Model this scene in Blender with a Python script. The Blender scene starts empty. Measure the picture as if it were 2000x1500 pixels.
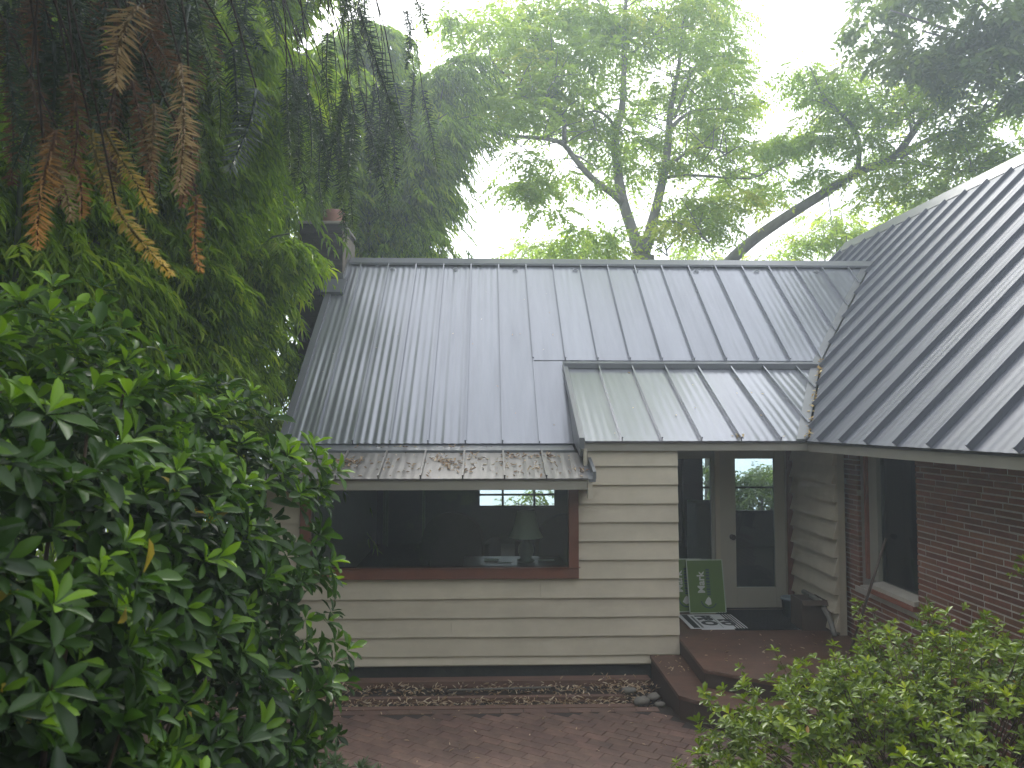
import bpy, math, random
import numpy as np
from mathutils import Vector, Matrix

random.seed(7)
rng = np.random.default_rng(7)
S = bpy.context.scene
C = S.collection
H = 2.54

# ------------------------------------------------------------------ camera
cam = bpy.data.cameras.new('camera')
cam.sensor_width = 36.0
cam.lens = 36.0 * 1502 / 2000
cam.clip_start = 0.05
cam.clip_end = 6000
cam.dof.use_dof = True
cam.dof.focus_distance = 8.5
cam.dof.aperture_fstop = 4.5
camo = bpy.data.objects.new('camera', cam)
C.objects.link(camo)
camo.location = (0, 0, H)
camo.rotation_euler = (math.radians(90 + 2.86), 0, math.radians(-1.9))
S.camera = camo
_y, _p, _f = math.radians(1.9), math.radians(2.86), 1502.0
CF = np.array([math.sin(_y) * math.cos(_p), math.cos(_y) * math.cos(_p), math.sin(_p)])
CR = np.array([math.cos(_y), -math.sin(_y), 0.0])
CU = np.cross(CR, CF)
CO = np.array([0, 0, H])


def at(px, py, Y):
    """world point at depth Y that the photograph shows at pixel px, py"""
    d = CF + CR * (px - 1000) / _f + CU * (750 - py) / _f
    return CO + d * (Y / d[1])


# ------------------------------------------------------------------ world, sun, exposure
SUN_EL, SUN_AZ = 46.0, -6.0
w = bpy.data.worlds.new('World')
S.world = w
w.use_nodes = True
nt = w.node_tree
nt.nodes.clear()
sky = nt.nodes.new('ShaderNodeTexSky')
sky.sky_type = 'NISHITA'
sky.sun_disc = False
sky.sun_elevation = math.radians(SUN_EL)
sky.sun_rotation = math.radians(SUN_AZ)
sky.air_density = 1.0
sky.dust_density = 4.0
sky.ozone_density = 1.0
hsv = nt.nodes.new('ShaderNodeHueSaturation')
hsv.inputs['Saturation'].default_value = 0.15
bg = nt.nodes.new('ShaderNodeBackground')
bg.inputs['Strength'].default_value = 0.15
wo = nt.nodes.new('ShaderNodeOutputWorld')
nt.links.new(sky.outputs[0], hsv.inputs['Color'])
flat = nt.nodes.new('ShaderNodeMix')          # thin overcast: the sky evened out towards white
flat.data_type = 'RGBA'
flat.inputs[0].default_value = 0.6
flat.inputs[7].default_value = (5.3, 5.5, 5.8, 1)
nt.links.new(hsv.outputs[0], flat.inputs[6])
nt.links.new(flat.outputs[2], bg.inputs['Color'])
nt.links.new(bg.outputs[0], wo.inputs['Surface'])

sun = bpy.data.lights.new('sun', 'SUN')
sun.energy = 1.5
sun.angle = math.radians(18)
sun.color = (1.0, 0.97, 0.92)
suno = bpy.data.objects.new('sun', sun)
C.objects.link(suno)
sd = Vector((math.sin(math.radians(SUN_AZ)) * math.cos(math.radians(SUN_EL)),
             math.cos(math.radians(SUN_AZ)) * math.cos(math.radians(SUN_EL)), math.sin(math.radians(SUN_EL))))
suno.rotation_euler = sd.to_track_quat('Z', 'Y').to_euler()
suno.location = sd * 60

S.view_settings.view_transform = 'Standard'
S.view_settings.look = 'None'
S.view_settings.gamma = 1.0
S.view_settings.use_curve_mapping = False
S.view_settings.exposure = 1.5
S.cycles.use_denoising = True
S.cycles.max_bounces = 8
S.cycles.diffuse_bounces = 4
S.cycles.glossy_bounces = 4
S.cycles.transmission_bounces = 6
S.cycles.transparent_max_bounces = 12
S.cycles.volume_bounces = 1
S.cycles.caustics_reflective = False
S.cycles.caustics_refractive = False
S.cycles.sample_clamp_indirect = 6.0


# ------------------------------------------------------------------ materials
def newmat(name):
    m = bpy.data.materials.new(name)
    m.use_nodes = True
    n = m.node_tree
    n.nodes.clear()
    out = n.nodes.new('ShaderNodeOutputMaterial')
    return m, n, out


def N(n, t, **kw):
    x = n.nodes.new(t)
    for k, v in kw.items():
        setattr(x, k, v)
    return x


def mat(name, col, rough=0.6, metallic=0.0, spec=0.5, var=0.15, scale=8.0, bump=0.0, bscale=60.0, col2=None,
        stretch=None, objvar=0.0, coat=0.0):
    m, n, out = newmat(name)
    b = N(n, 'ShaderNodeBsdfPrincipled')
    b.inputs['Roughness'].default_value = rough
    b.inputs['Metallic'].default_value = metallic
    b.inputs['Specular IOR Level'].default_value = spec
    tc = N(n, 'ShaderNodeTexCoord')
    mp = N(n, 'ShaderNodeMapping')
    if stretch:
        mp.inputs['Scale'].default_value = stretch
    n.links.new(tc.outputs['Object'], mp.inputs['Vector'])
    no = N(n, 'ShaderNodeTexNoise')
    no.inputs['Scale'].default_value = scale
    no.inputs['Detail'].default_value = 6
    no.inputs['Roughness'].default_value = 0.65
    n.links.new(mp.outputs[0], no.inputs['Vector'])
    cr = N(n, 'ShaderNodeValToRGB')
    c2 = col2 if col2 else tuple(min(1, c * (1 + var)) for c in col)
    c1 = tuple(c * (1 - var) for c in col) if not col2 else col
    cr.color_ramp.elements[0].position = 0.3
    cr.color_ramp.elements[1].position = 0.7
    cr.color_ramp.elements[0].color = (*c1, 1)
    cr.color_ramp.elements[1].color = (*c2, 1)
    n.links.new(no.outputs['Fac'], cr.inputs['Fac'])
    last = cr.outputs[0]
    if objvar > 0:
        oi = N(n, 'ShaderNodeObjectInfo')
        hs = N(n, 'ShaderNodeHueSaturation')
        mr = N(n, 'ShaderNodeMapRange')
        mr.inputs['To Min'].default_value = 1 - objvar
        mr.inputs['To Max'].default_value = 1 + objvar
        n.links.new(oi.outputs['Random'], mr.inputs['Value'])
        n.links.new(mr.outputs[0], hs.inputs['Value'])
        mr2 = N(n, 'ShaderNodeMapRange')
        mr2.inputs['To Min'].default_value = 0.5 - objvar * 0.04
        mr2.inputs['To Max'].default_value = 0.5 + objvar * 0.04
        mt = N(n, 'ShaderNodeMath', operation='FRACT')
        mm = N(n, 'ShaderNodeMath', operation='MULTIPLY')
        mm.inputs[1].default_value = 17.31
        n.links.new(oi.outputs['Random'], mm.inputs[0])
        n.links.new(mm.outputs[0], mt.inputs[0])
        n.links.new(mt.outputs[0], mr2.inputs['Value'])
        n.links.new(mr2.outputs[0], hs.inputs['Hue'])
        n.links.new(last, hs.inputs['Color'])
        last = hs.outputs[0]
    n.links.new(last, b.inputs['Base Color'])
    # roughness variation
    mr = N(n, 'ShaderNodeMapRange')
    mr.inputs['To Min'].default_value = max(0.02, rough - 0.08)
    mr.inputs['To Max'].default_value = min(1, rough + 0.08)
    n.links.new(no.outputs['Fac'], mr.inputs['Value'])
    n.links.new(mr.outputs[0], b.inputs['Roughness'])
    if bump > 0:
        n2 = N(n, 'ShaderNodeTexNoise')
        n2.inputs['Scale'].default_value = bscale
        n2.inputs['Detail'].default_value = 4
        n.links.new(mp.outputs[0], n2.inputs['Vector'])
        bp = N(n, 'ShaderNodeBump')
        bp.inputs['Strength'].default_value = bump
        bp.inputs['Distance'].default_value = 0.01
        n.links.new(n2.outputs['Fac'], bp.inputs['Height'])
        n.links.new(bp.outputs[0], b.inputs['Normal'])
    n.links.new(b.outputs[0], out.inputs['Surface'])
    return m


def leafmat(name, stops, rough=0.35, trans=0.35, tcol=(1.25, 1.25, 0.6), spec=0.5):
    """stops: colours along the per-leaf tint attribute v (0 = old leaf, 1 = new growth)"""
    m, n, out = newmat(name)
    a = N(n, 'ShaderNodeAttribute', attribute_name='v')
    cr = N(n, 'ShaderNodeValToRGB')
    el = cr.color_ramp.elements
    while len(el) < len(stops):
        el.new(0.5)
    for e, (p, c) in zip(el, stops):
        e.position = p
        e.color = (*c, 1)
    n.links.new(a.outputs['Fac'], cr.inputs['Fac'])
    b = N(n, 'ShaderNodeBsdfPrincipled')
    b.inputs['Roughness'].default_value = rough
    b.inputs['Specular IOR Level'].default_value = spec
    n.links.new(cr.outputs[0], b.inputs['Base Color'])
    t = N(n, 'ShaderNodeBsdfTranslucent')
    mx = N(n, 'ShaderNodeMix', data_type='RGBA', blend_type='MULTIPLY')
    mx.inputs[0].default_value = 1.0
    mx.inputs[7].default_value = (*tcol, 1)
    n.links.new(cr.outputs[0], mx.inputs[6])
    n.links.new(mx.outputs[2], t.inputs['Color'])
    ms = N(n, 'ShaderNodeMixShader')
    ms.inputs[0].default_value = trans
    n.links.new(b.outputs[0], ms.inputs[1])
    n.links.new(t.outputs[0], ms.inputs[2])
    n.links.new(ms.outputs[0], out.inputs['Surface'])
    return m


def glassmat(name, tint=(0.8, 0.86, 0.85)):
    m, n, out = newmat(name)
    tr = N(n, 'ShaderNodeBsdfTransparent')
    tr.inputs['Color'].default_value = (*tint, 1)
    gl = N(n, 'ShaderNodeBsdfGlossy')
    gl.inputs['Roughness'].default_value = 0.015
    fr = N(n, 'ShaderNodeFresnel')
    fr.inputs['IOR'].default_value = 1.5
    ms = N(n, 'ShaderNodeMixShader')
    n.links.new(fr.outputs[0], ms.inputs[0])
    n.links.new(tr.outputs[0], ms.inputs[1])
    n.links.new(gl.outputs[0], ms.inputs[2])
    n.links.new(ms.outputs[0], out.inputs['Surface'])
    return m


M = {}
M['metal'] = mat('painted_metal_roofing', (0.25, 0.262, 0.295), rough=0.22, metallic=0.45, spec=0.6, var=0.10, scale=2.2, stretch=(3.5, .35, .35), objvar=0.06)
M['metal_dirty'] = mat('grimy_metal_roofing', (0.15, 0.142, 0.14), rough=0.38, metallic=0.2, spec=0.5, var=0.25, scale=5, stretch=(3, .6, .6), objvar=0.06)
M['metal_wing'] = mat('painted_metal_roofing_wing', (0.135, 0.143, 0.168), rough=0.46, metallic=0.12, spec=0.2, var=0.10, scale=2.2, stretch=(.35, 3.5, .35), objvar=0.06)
M['metal_trim'] = mat('painted_metal_trim', (0.14, 0.146, 0.162), rough=0.36, metallic=0.12, spec=0.6, var=0.08, scale=2)
M['siding'] = mat('cream_painted_siding', (0.555, 0.49, 0.385), rough=0.6, var=0.07, scale=2.2, bump=0.12, bscale=35,
                  stretch=(0.35, 1, 2), objvar=0.035)
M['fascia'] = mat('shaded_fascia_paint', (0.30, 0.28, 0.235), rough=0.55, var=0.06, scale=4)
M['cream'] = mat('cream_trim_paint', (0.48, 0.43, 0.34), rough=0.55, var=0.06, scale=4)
M['door'] = mat('cream_door_paint', (0.44, 0.41, 0.34), rough=0.45, var=0.05, scale=3)
M['redframe'] = mat('brick_red_paint', (0.165, 0.062, 0.036), rough=0.5, var=0.15, scale=6)
M['redtrim'] = mat('weathered_red_trim', (0.27, 0.10, 0.065), rough=0.6, var=0.25, scale=12)
M['sill'] = mat('pale_sill_paint', (0.50, 0.46, 0.40), rough=0.6, var=0.12, scale=9)
M['frame_grey'] = mat('grey_window_frame', (0.34, 0.33, 0.28), rough=0.5, var=0.06)
M['concrete_dark'] = mat('dark_foundation', (0.06, 0.06, 0.058), rough=0.85, var=0.3, scale=6, bump=0.3)
M['brick'] = mat('roman_brick', (0.20, 0.083, 0.054), rough=0.8, var=0.25, scale=14, bump=0.35, bscale=90, objvar=0.22)
M['mortar'] = mat('pale_mortar', (0.46, 0.41, 0.37), rough=0.9, var=0.15, scale=30, bump=0.3, bscale=120)
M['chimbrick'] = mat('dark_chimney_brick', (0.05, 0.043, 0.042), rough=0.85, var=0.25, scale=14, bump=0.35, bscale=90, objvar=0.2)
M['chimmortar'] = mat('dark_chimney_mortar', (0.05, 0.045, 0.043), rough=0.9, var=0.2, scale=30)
M['stucco'] = mat('rough_stucco', (0.22, 0.19, 0.16), rough=0.9, var=0.3, scale=7, bump=0.6, bscale=40)
M['chimcap'] = mat('mortar_cap', (0.33, 0.30, 0.26), rough=0.85, var=0.2, scale=10, bump=0.3)
M['clay'] = mat('clay_flue', (0.30, 0.15, 0.115), rough=0.75, var=0.15, scale=8)
M['paver'] = mat('patio_brick', (0.128, 0.075, 0.057), rough=0.72, var=0.28, scale=9, bump=0.3, bscale=60, objvar=0.16)
def stain(m, scale, lo, hi):
    """damp and moss stains that follow the place of each loose piece"""
    n = m.node_tree
    b = [x for x in n.nodes if x.type == 'BSDF_PRINCIPLED'][0]
    src = b.inputs['Base Color'].links[0].from_socket
    g = N(n, 'ShaderNodeNewGeometry')
    no = N(n, 'ShaderNodeTexNoise')
    no.inputs['Scale'].default_value = scale
    no.inputs['Detail'].default_value = 8
    no.inputs['Roughness'].default_value = .7
    n.links.new(g.outputs['Position'], no.inputs['Vector'])
    mr = N(n, 'ShaderNodeMapRange')
    mr.inputs['From Min'].default_value = .32
    mr.inputs['From Max'].default_value = .68
    mr.inputs['To Min'].default_value = lo
    mr.inputs['To Max'].default_value = hi
    n.links.new(no.outputs['Fac'], mr.inputs['Value'])
    hs = N(n, 'ShaderNodeHueSaturation')
    n.links.new(mr.outputs[0], hs.inputs['Value'])
    n.links.new(src, hs.inputs['Color'])
    n.links.new(hs.outputs[0], b.inputs['Base Color'])


stain(M['paver'], 1.6, .6, 1.35)
stain(M['siding'], 2.5, .90, 1.06)
stain(M['brick'], 1.2, .75, 1.2)
M['joint'] = mat('joint_dirt', (0.035, 0.026, 0.022), rough=0.95, var=0.3, scale=20)
M['deck'] = mat('brown_stained_deck', (0.12, 0.064, 0.044), rough=0.5, var=0.22, scale=5, bump=0.12, bscale=30,
                stretch=(0.6, 5, 5), objvar=0.05)
stain(M['deck'], 2.2, .72, 1.25)
M['deckface'] = mat('dark_stained_riser', (0.055, 0.034, 0.027), rough=0.6, var=0.2, scale=5)
M['timber'] = mat('weathered_edging_timber', (0.15, 0.085, 0.062), rough=0.8, var=0.3, scale=6, stretch=(0.5, 6, 6), bump=0.3)
M['soil'] = mat('dark_soil', (0.035, 0.024, 0.018), rough=0.95, var=0.4, scale=14, bump=0.8, bscale=50)
M['ground'] = mat('earth_ground', (0.06, 0.05, 0.03), rough=0.95, var=0.4, scale=2, bump=0.5, bscale=12)
M['water'] = mat('lake_water', (0.38, 0.38, 0.37), rough=0.35, var=0.05, scale=0.05)
M['stone'] = mat('grey_stone', (0.15, 0.135, 0.115), rough=0.8, var=0.3, scale=9, bump=0.4, bscale=40)
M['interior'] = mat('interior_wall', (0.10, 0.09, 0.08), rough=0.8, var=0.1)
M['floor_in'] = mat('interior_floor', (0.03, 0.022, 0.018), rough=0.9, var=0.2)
M['lampshade'] = mat('linen_lampshade', (0.78, 0.77, 0.68), rough=0.8, var=0.05)
M['lampbase'] = mat('green_ceramic', (0.12, 0.15, 0.12), rough=0.3)
M['table'] = mat('dark_wood', (0.05, 0.03, 0.02), rough=0.35, var=0.2)
M['chair'] = mat('dark_upholstery', (0.06, 0.04, 0.045), rough=0.8, var=0.2)
M['chair2'] = mat('navy_upholstery', (0.03, 0.035, 0.06), rough=0.8, var=0.2)
M['paper'] = mat('white_paper', (0.8, 0.8, 0.78), rough=0.7, var=0.02)
M['brass'] = mat('dark_bronze_knob', (0.07, 0.05, 0.04), rough=0.35, metallic=0.8)
M['signgreen'] = mat('green_sign_board', (0.10, 0.185, 0.03), rough=0.5, var=0.05)
M['signwhite'] = mat('white_sign_board', (0.75, 0.76, 0.78), rough=0.45, var=0.03)
M['signedge'] = mat('pale_sign_edge', (0.45, 0.52, 0.42), rough=0.5, var=0.03)
M['inkblack'] = mat('black_ink', (0.015, 0.018, 0.03), rough=0.45, var=0.1)
M['inkblue'] = mat('navy_ink', (0.025, 0.06, 0.08), rough=0.5, var=0.1)
M['inkwhite'] = mat('white_ink', (0.6, 0.62, 0.58), rough=0.5, var=0.04)
M['rubber'] = mat('black_rubber_mat', (0.018, 0.02, 0.021), rough=0.9, var=0.3, scale=40, bump=0.5, bscale=150)
M['bucket'] = mat('blue_grey_bucket', (0.20, 0.24, 0.27), rough=0.4, var=0.05)
M['card'] = mat('brown_planter', (0.085, 0.06, 0.045), rough=0.8, var=0.12, scale=5)
M['steel'] = mat('dark_steel_rod', (0.12, 0.085, 0.07), rough=0.55, metallic=0.3, var=0.3)
M['anchor'] = mat('grey_anchor', (0.25, 0.26, 0.28), rough=0.35, metallic=0.7)
M['bark'] = mat('grey_bark', (0.19, 0.18, 0.17), rough=0.9, var=0.35, scale=5, stretch=(1, 1, 0.25), bump=0.8, bscale=14)
M['barkdark'] = mat('dark_bark', (0.028, 0.02, 0.015), rough=0.95, spec=0.1, var=0.3, scale=8, bump=0.5)
M['stem'] = mat('brown_stem', (0.09, 0.06, 0.04), rough=0.8, var=0.25, scale=20)
M['culm'] = mat('bamboo_culm', (0.11, 0.14, 0.06), rough=0.4, var=0.25, scale=3)
M['glass'] = glassmat('window_glass')
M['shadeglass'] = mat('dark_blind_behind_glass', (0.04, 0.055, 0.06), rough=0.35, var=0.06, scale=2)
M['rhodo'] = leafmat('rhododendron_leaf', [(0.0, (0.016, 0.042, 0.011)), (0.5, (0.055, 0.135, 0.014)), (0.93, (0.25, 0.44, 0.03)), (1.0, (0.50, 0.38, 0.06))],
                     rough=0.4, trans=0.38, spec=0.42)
M['azalea'] = leafmat('azalea_leaf', [(0.0, (0.07, 0.12, 0.008)), (0.5, (0.20, 0.29, 0.014)), (0.94, (0.44, 0.50, 0.02)), (1.0, (0.42, 0.22, 0.06))],
                      rough=0.36, trans=0.35)
M['bamboo'] = leafmat('bamboo_leaf', [(0.0, (0.09, 0.17, 0.02)), (0.5, (0.27, 0.42, 0.04)), (1.0, (0.48, 0.56, 0.06))],
                      rough=0.42, trans=0.6)
M['locust'] = leafmat('locust_leaf', [(0.0, (0.15, 0.24, 0.04)), (0.6, (0.30, 0.41, 0.065)), (1.0, (0.52, 0.52, 0.09))],
                      rough=0.5, trans=0.66, tcol=(1.3, 1.35, 0.7))
M['broaddark'] = leafmat('dark_tree_leaf', [(0.0, (0.10, 0.17, 0.06)), (1.0, (0.28, 0.36, 0.10))], rough=0.45, trans=0.5)
M['fir'] = leafmat('fir_needle', [(0.0, (0.018, 0.038, 0.018)), (0.6, (0.045, 0.085, 0.032)), (1.0, (0.16, 0.24, 0.06))],
                   rough=0.4, trans=0.25)
M['firgrey'] = leafmat('fir_needle_bluish', [(0.0, (0.06, 0.085, 0.085)), (1.0, (0.16, 0.20, 0.19))], rough=0.35, trans=0.2)
M['deadorange'] = leafmat('dead_orange_needle', [(0.0, (0.13, 0.065, 0.028)), (1.0, (0.74, 0.42, 0.14))], rough=0.6, trans=0.35, tcol=(1.2, 1, .7))
M['deadyellow'] = leafmat('dead_yellow_needle', [(0.0, (0.13, 0.11, 0.035)), (1.0, (0.72, 0.53, 0.13))], rough=0.6, trans=0.35, tcol=(1.2, 1, .7))
M['deadtan'] = leafmat('dead_tan_needle', [(0.0, (0.16, 0.11, 0.055)), (1.0, (0.52, 0.40, 0.22))], rough=0.6, trans=0.3, tcol=(1.2, 1, .7))
M['deadbrown'] = leafmat('dead_brown_needle', [(0.0, (0.08, 0.045, 0.022)), (1.0, (0.24, 0.12, 0.05))], rough=0.6, trans=0.3, tcol=(1.2, 1, .7))
M['litter'] = leafmat('dry_leaf', [(0.0, (0.16, 0.085, 0.045)), (0.5, (0.36, 0.24, 0.14)), (1.0, (0.62, 0.50, 0.36))], rough=0.7, trans=0.15, tcol=(1, 1, 1))
M['yellowleaf'] = leafmat('yellow_fallen_leaf', [(0.0, (0.35, 0.22, 0.07)), (0.6, (0.55, 0.38, 0.13)), (1.0, (0.7, 0.58, 0.32))], rough=0.7, trans=0.15, tcol=(1, 1, 1))
M['sprig'] = leafmat('grey_green_leaf', [(0.0, (0.05, 0.10, 0.05)), (1.0, (0.16, 0.24, 0.12))], rough=0.45, trans=0.3)


# ------------------------------------------------------------------ object helpers
def link(o, parent=None):
    C.objects.link(o)
    if parent is not None:
        o.parent = parent
    return o


def tag(o, label=None, cat=None, group=None, kind=None):
    if label:
        o['label'] = label
    if cat:
        o['category'] = cat
    if group:
        o['group'] = group
    if kind:
        o['kind'] = kind
    return o


def empty(name, loc=(0, 0, 0), label=None, cat=None, group=None, parent=None):
    o = bpy.data.objects.new(name, None)
    o.empty_display_size = 0.1
    link(o, parent)
    o.location = loc
    tag(o, label, cat, group)
    return o


class MB:
    def __init__(s):
        s.v = []
        s.f = []

    def add(s, vs, fs):
        k = len(s.v)
        s.v += [tuple(map(float, v)) for v in vs]
        s.f += [tuple(i + k for i in f) for f in fs]
        return s

    def box(s, x0, x1, y0, y1, z0, z1):
        return s.hexa([(x0, y0, z0), (x1, y0, z0), (x1, y1, z0), (x0, y1, z0), (x0, y0, z1), (x1, y0, z1), (x1, y1, z1), (x0, y1, z1)])

    def hexa(s, p):
        return s.add(p, [(0, 3, 2, 1), (4, 5, 6, 7), (0, 1, 5, 4), (1, 2, 6, 5), (2, 3, 7, 6), (3, 0, 4, 7)])

    def prism(s, poly, off):
        """polygon (3-D points, counter-clockwise seen from the side off points to) pushed along off"""
        n = len(poly)
        off = np.array(off, float)
        a = [np.array(p, float) for p in poly]
        vs = a + [p + off for p in a]
        fs = [tuple(range(n - 1, -1, -1)), tuple(range(n, 2 * n))]
        fs += [(i, (i + 1) % n, n + (i + 1) % n, n + i) for i in range(n)]
        return s.add(vs, fs)

    def tube(s, pts, radii, seg=8, cap=True):
        pts = [np.array(p, float) for p in pts]
        if not hasattr(radii, '__len__'):
            radii = [radii] * len(pts)
        n = len(pts)
        t0 = pts[1] - pts[0]
        ref = np.array([0, 0, 1.0]) if abs(t0[2]) < 0.8 * np.linalg.norm(t0) else np.array([1.0, 0, 0])
        vs = []
        for i in range(n):
            t = pts[min(i + 1, n - 1)] - pts[max(i - 1, 0)]
            t = t / (np.linalg.norm(t) + 1e-9)
            a = np.cross(t, ref)
            a /= np.linalg.norm(a) + 1e-9
            b = np.cross(t, a)
            ref = np.cross(a, t)
            for k in range(seg):
                th = 2 * math.pi * k / seg
                vs.append(pts[i] + radii[i] * (math.cos(th) * a + math.sin(th) * b))
        fs = []
        for i in range(n - 1):
            for k in range(seg):
                k2 = (k + 1) % seg
                fs.append((i * seg + k, (i + 1) * seg + k, (i + 1) * seg + k2, i * seg + k2))
        if cap:
            fs.append(tuple(range(seg)))
            fs.append(tuple(range(n * seg - 1, (n - 1) * seg - 1, -1)))
        return s.add(vs, fs)

    def lathe(s, prof, c, seg=20):
        vs = []
        for r, z in prof:
            for k in range(seg):
                th = 2 * math.pi * k / seg
                vs.append((c[0] + r * math.cos(th), c[1] + r * math.sin(th), c[2] + z))
        fs = []
        for i in range(len(prof) - 1):
            for k in range(seg):
                k2 = (k + 1) % seg
                fs.append((i * seg + k, i * seg + k2, (i + 1) * seg + k2, (i + 1) * seg + k))
        return s.add(vs, fs)

    def mesh(s, name, material, smooth=False):
        me = bpy.data.meshes.new(name)
        me.from_pydata(s.v, [], s.f)
        me.materials.append(material)
        if smooth:
            me.shade_smooth()
        me.update()
        return me

    def build(s, name, material, parent=None, smooth=False, bevel=0.0):
        o = bpy.data.objects.new(name, s.mesh(name, material, smooth))
        link(o, parent)
        if bevel > 0:
            b = o.modifiers.new('bevel', 'BEVEL')
            b.width = bevel
            b.segments = 2
            b.limit_method = 'ANGLE'
        return o


def np_mesh(name, V, F, material, tint=None, smooth=True):
    V = np.ascontiguousarray(V, dtype=np.float32)
    F = np.ascontiguousarray(F, dtype=np.int32)
    me = bpy.data.meshes.new(name)
    nf, k = F.shape
    me.vertices.add(len(V))
    me.vertices.foreach_set('co', V.ravel())
    me.loops.add(nf * k)
    me.loops.foreach_set('vertex_index', F.ravel())
    me.polygons.add(nf)
    me.polygons.foreach_set('loop_start', np.arange(0, nf * k, k, dtype=np.int32))
    me.update(calc_edges=True)
    if tint is not None:
        a = me.attributes.new('v', 'FLOAT', 'POINT')
        a.data.foreach_set('value', np.ascontiguousarray(tint, dtype=np.float32))
    me.materials.append(material)
    if smooth:
        me.shade_smooth()
    return me


def unit(a):
    return a / (np.linalg.norm(a, axis=-1, keepdims=True) + 1e-9)


def frames(d, n):
    """columns side, along, normal"""
    d = unit(d)
    x = unit(np.cross(d, n))
    n2 = np.cross(x, d)
    return np.stack([x, d, n2], axis=-1)


def instance(tv, tf, pos, R, sx, sy=None, sz=None):
    """many copies of one template as arrays"""
    sy = sx if sy is None else sy
    sz = sy if sz is None else sz
    sc = np.stack([np.broadcast_to(sx, len(pos)), np.broadcast_to(sy, len(pos)), np.broadcast_to(sz, len(pos))], -1)
    L = tv[None, :, :] * sc[:, None, :]
    V = np.einsum('nij,nkj->nki', R, L) + pos[:, None, :]
    n = len(tv)
    Fa = tf[None, :, :] + (np.arange(len(pos)) * n)[:, None, None]
    return V.reshape(-1, 3), Fa.reshape(-1, tf.shape[1])


def leaf_template(prof, curl=0.12, fold=0.12, wave=0.0, seed=0):
    """prof: (along, half width); a folded, drooping blade as triangles"""
    r = random.Random(seed)
    v = [(0, 0, 0)]
    f = []
    prev = None
    for t, wd in prof[1:-1]:
        z = -curl * t * t
        wl = wave * (r.random() - .5)
        wr = wave * (r.random() - .5)
        k = len(v)
        v += [(-wd, t, z + fold * wd + wl), (0, t, z), (wd, t, z + fold * wd + wr)]
        if prev is None:
            f += [(0, k + 1, k), (0, k + 2, k + 1)]
        else:
            p = prev
            f += [(p, p + 1, k + 1), (p, k + 1, k), (p + 1, p + 2, k + 2), (p + 1, k + 2, k + 1)]
        prev = k
    k = len(v)
    v.append((0, prof[-1][0], -curl * prof[-1][0] ** 2))
    f += [(prev, prev + 1, k), (prev + 1, prev + 2, k)]
    return np.array(v, float), np.array(f, int)


def strew(name, pos, nrm, length, width, material, label, cat=None, seed=1, tint=None, parent=None):
    """small fallen leaves lying on surfaces: one object"""
    r = np.random.default_rng(seed)
    n = len(pos)
    nrm = unit(np.asarray(nrm, float) + r.normal(0, .22, (n, 3)))
    d = r.normal(0, 1, (n, 3))
    d = unit(d - (d * nrm).sum(-1, keepdims=True) * nrm)
    tv, tf = leaf_template([(0, 0), (.3, .5), (.65, .42), (1, 0)], curl=-.25, fold=.3)
    L = length * r.uniform(.5, 1.3, n)
    V, Fa = instance(tv, tf, pos + nrm * .004, frames(d, nrm), width * L / length * 1.0, L)
    tt = np.repeat(r.random(n) if tint is None else tint, len(tv))
    o = bpy.data.objects.new(name, np_mesh(name, V, Fa, material, tt))
    link(o, parent)
    tag(o, label, cat, None, 'stuff')
    return o


def rand_unit(n, r=rng):
    return unit(r.normal(0, 1, (n, 3)))


# ------------------------------------------------------------------ ground and far water
xs = np.concatenate([np.linspace(-300, -40, 8), np.linspace(-30, 30, 25), np.linspace(40, 300, 8)])
ys = np.concatenate([np.linspace(-120, -12, 8), np.linspace(-8, 15, 16), np.linspace(17, 90, 20), np.linspace(120, 300, 5)])
gv, gf = [], []
for y in ys:
    for x in xs:
        z = -0.06
        if y > 15:
            z -= (y - 15) * 0.42 * min(1, (y - 15) / 12)
        if y < -3:
            z += (-3 - y) * 0.10
        z = max(z, -30)
        if y > 16 or y < -3:
            z += 0.25 * math.sin(x * .37 + y * .21)
        gv.append((x, y, z))
nx = len(xs)
for j in range(len(ys) - 1):
    for i in range(nx - 1):
        a = j * nx + i
        gf.append((a, a + 1, a + nx + 1, a + nx))
g = MB().add(gv, gf).build('ground', M['ground'], smooth=True)
tag(g, 'bare earth ground around the house sloping away behind it', kind='structure')
wt = MB().add([(-400, 62, -18), (400, 62, -18), (400, 420, -18), (-400, 420, -18)], [(0, 1, 2, 3)]).build('water', M['water'])
tag(wt, 'pale lake water far below behind the house', kind='structure')

# ------------------------------------------------------------------ patio of bricks
patio = MB().box(-3.2, 3.4, 2.0, 6.97, -0.10, -0.007).build('patio', M['joint'])
tag(patio, 'red brown brick patio laid diagonally below the house wall', kind='structure')


def brick_mesh(L, W, T, material, seed, j=0.003, c=0.004):
    """a slightly uneven brick with eased top edges, local: length x, width y, top at z 0"""
    r = random.Random(seed)
    q = lambda: r.uniform(-j, j)
    x, y = L / 2, W / 2
    b = [(-x + q(), -y + q(), -T), (x + q(), -y + q(), -T), (x + q(), y + q(), -T), (-x + q(), y + q(), -T)]
    m_ = [(p[0], p[1], -c) for p in b]
    t = [(p[0] - math.copysign(c, p[0]), p[1] - math.copysign(c, p[1]), q() * .5) for p in b]
    v = b + m_ + t
    f = [(8, 9, 10, 11)]
    for k in range(4):
        k2 = (k + 1) % 4
        f += [(k, k2, 4 + k2, 4 + k), (4 + k, 4 + k2, 8 + k2, 8 + k)]
    return MB().add(v, f).mesh('brick', material)


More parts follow.
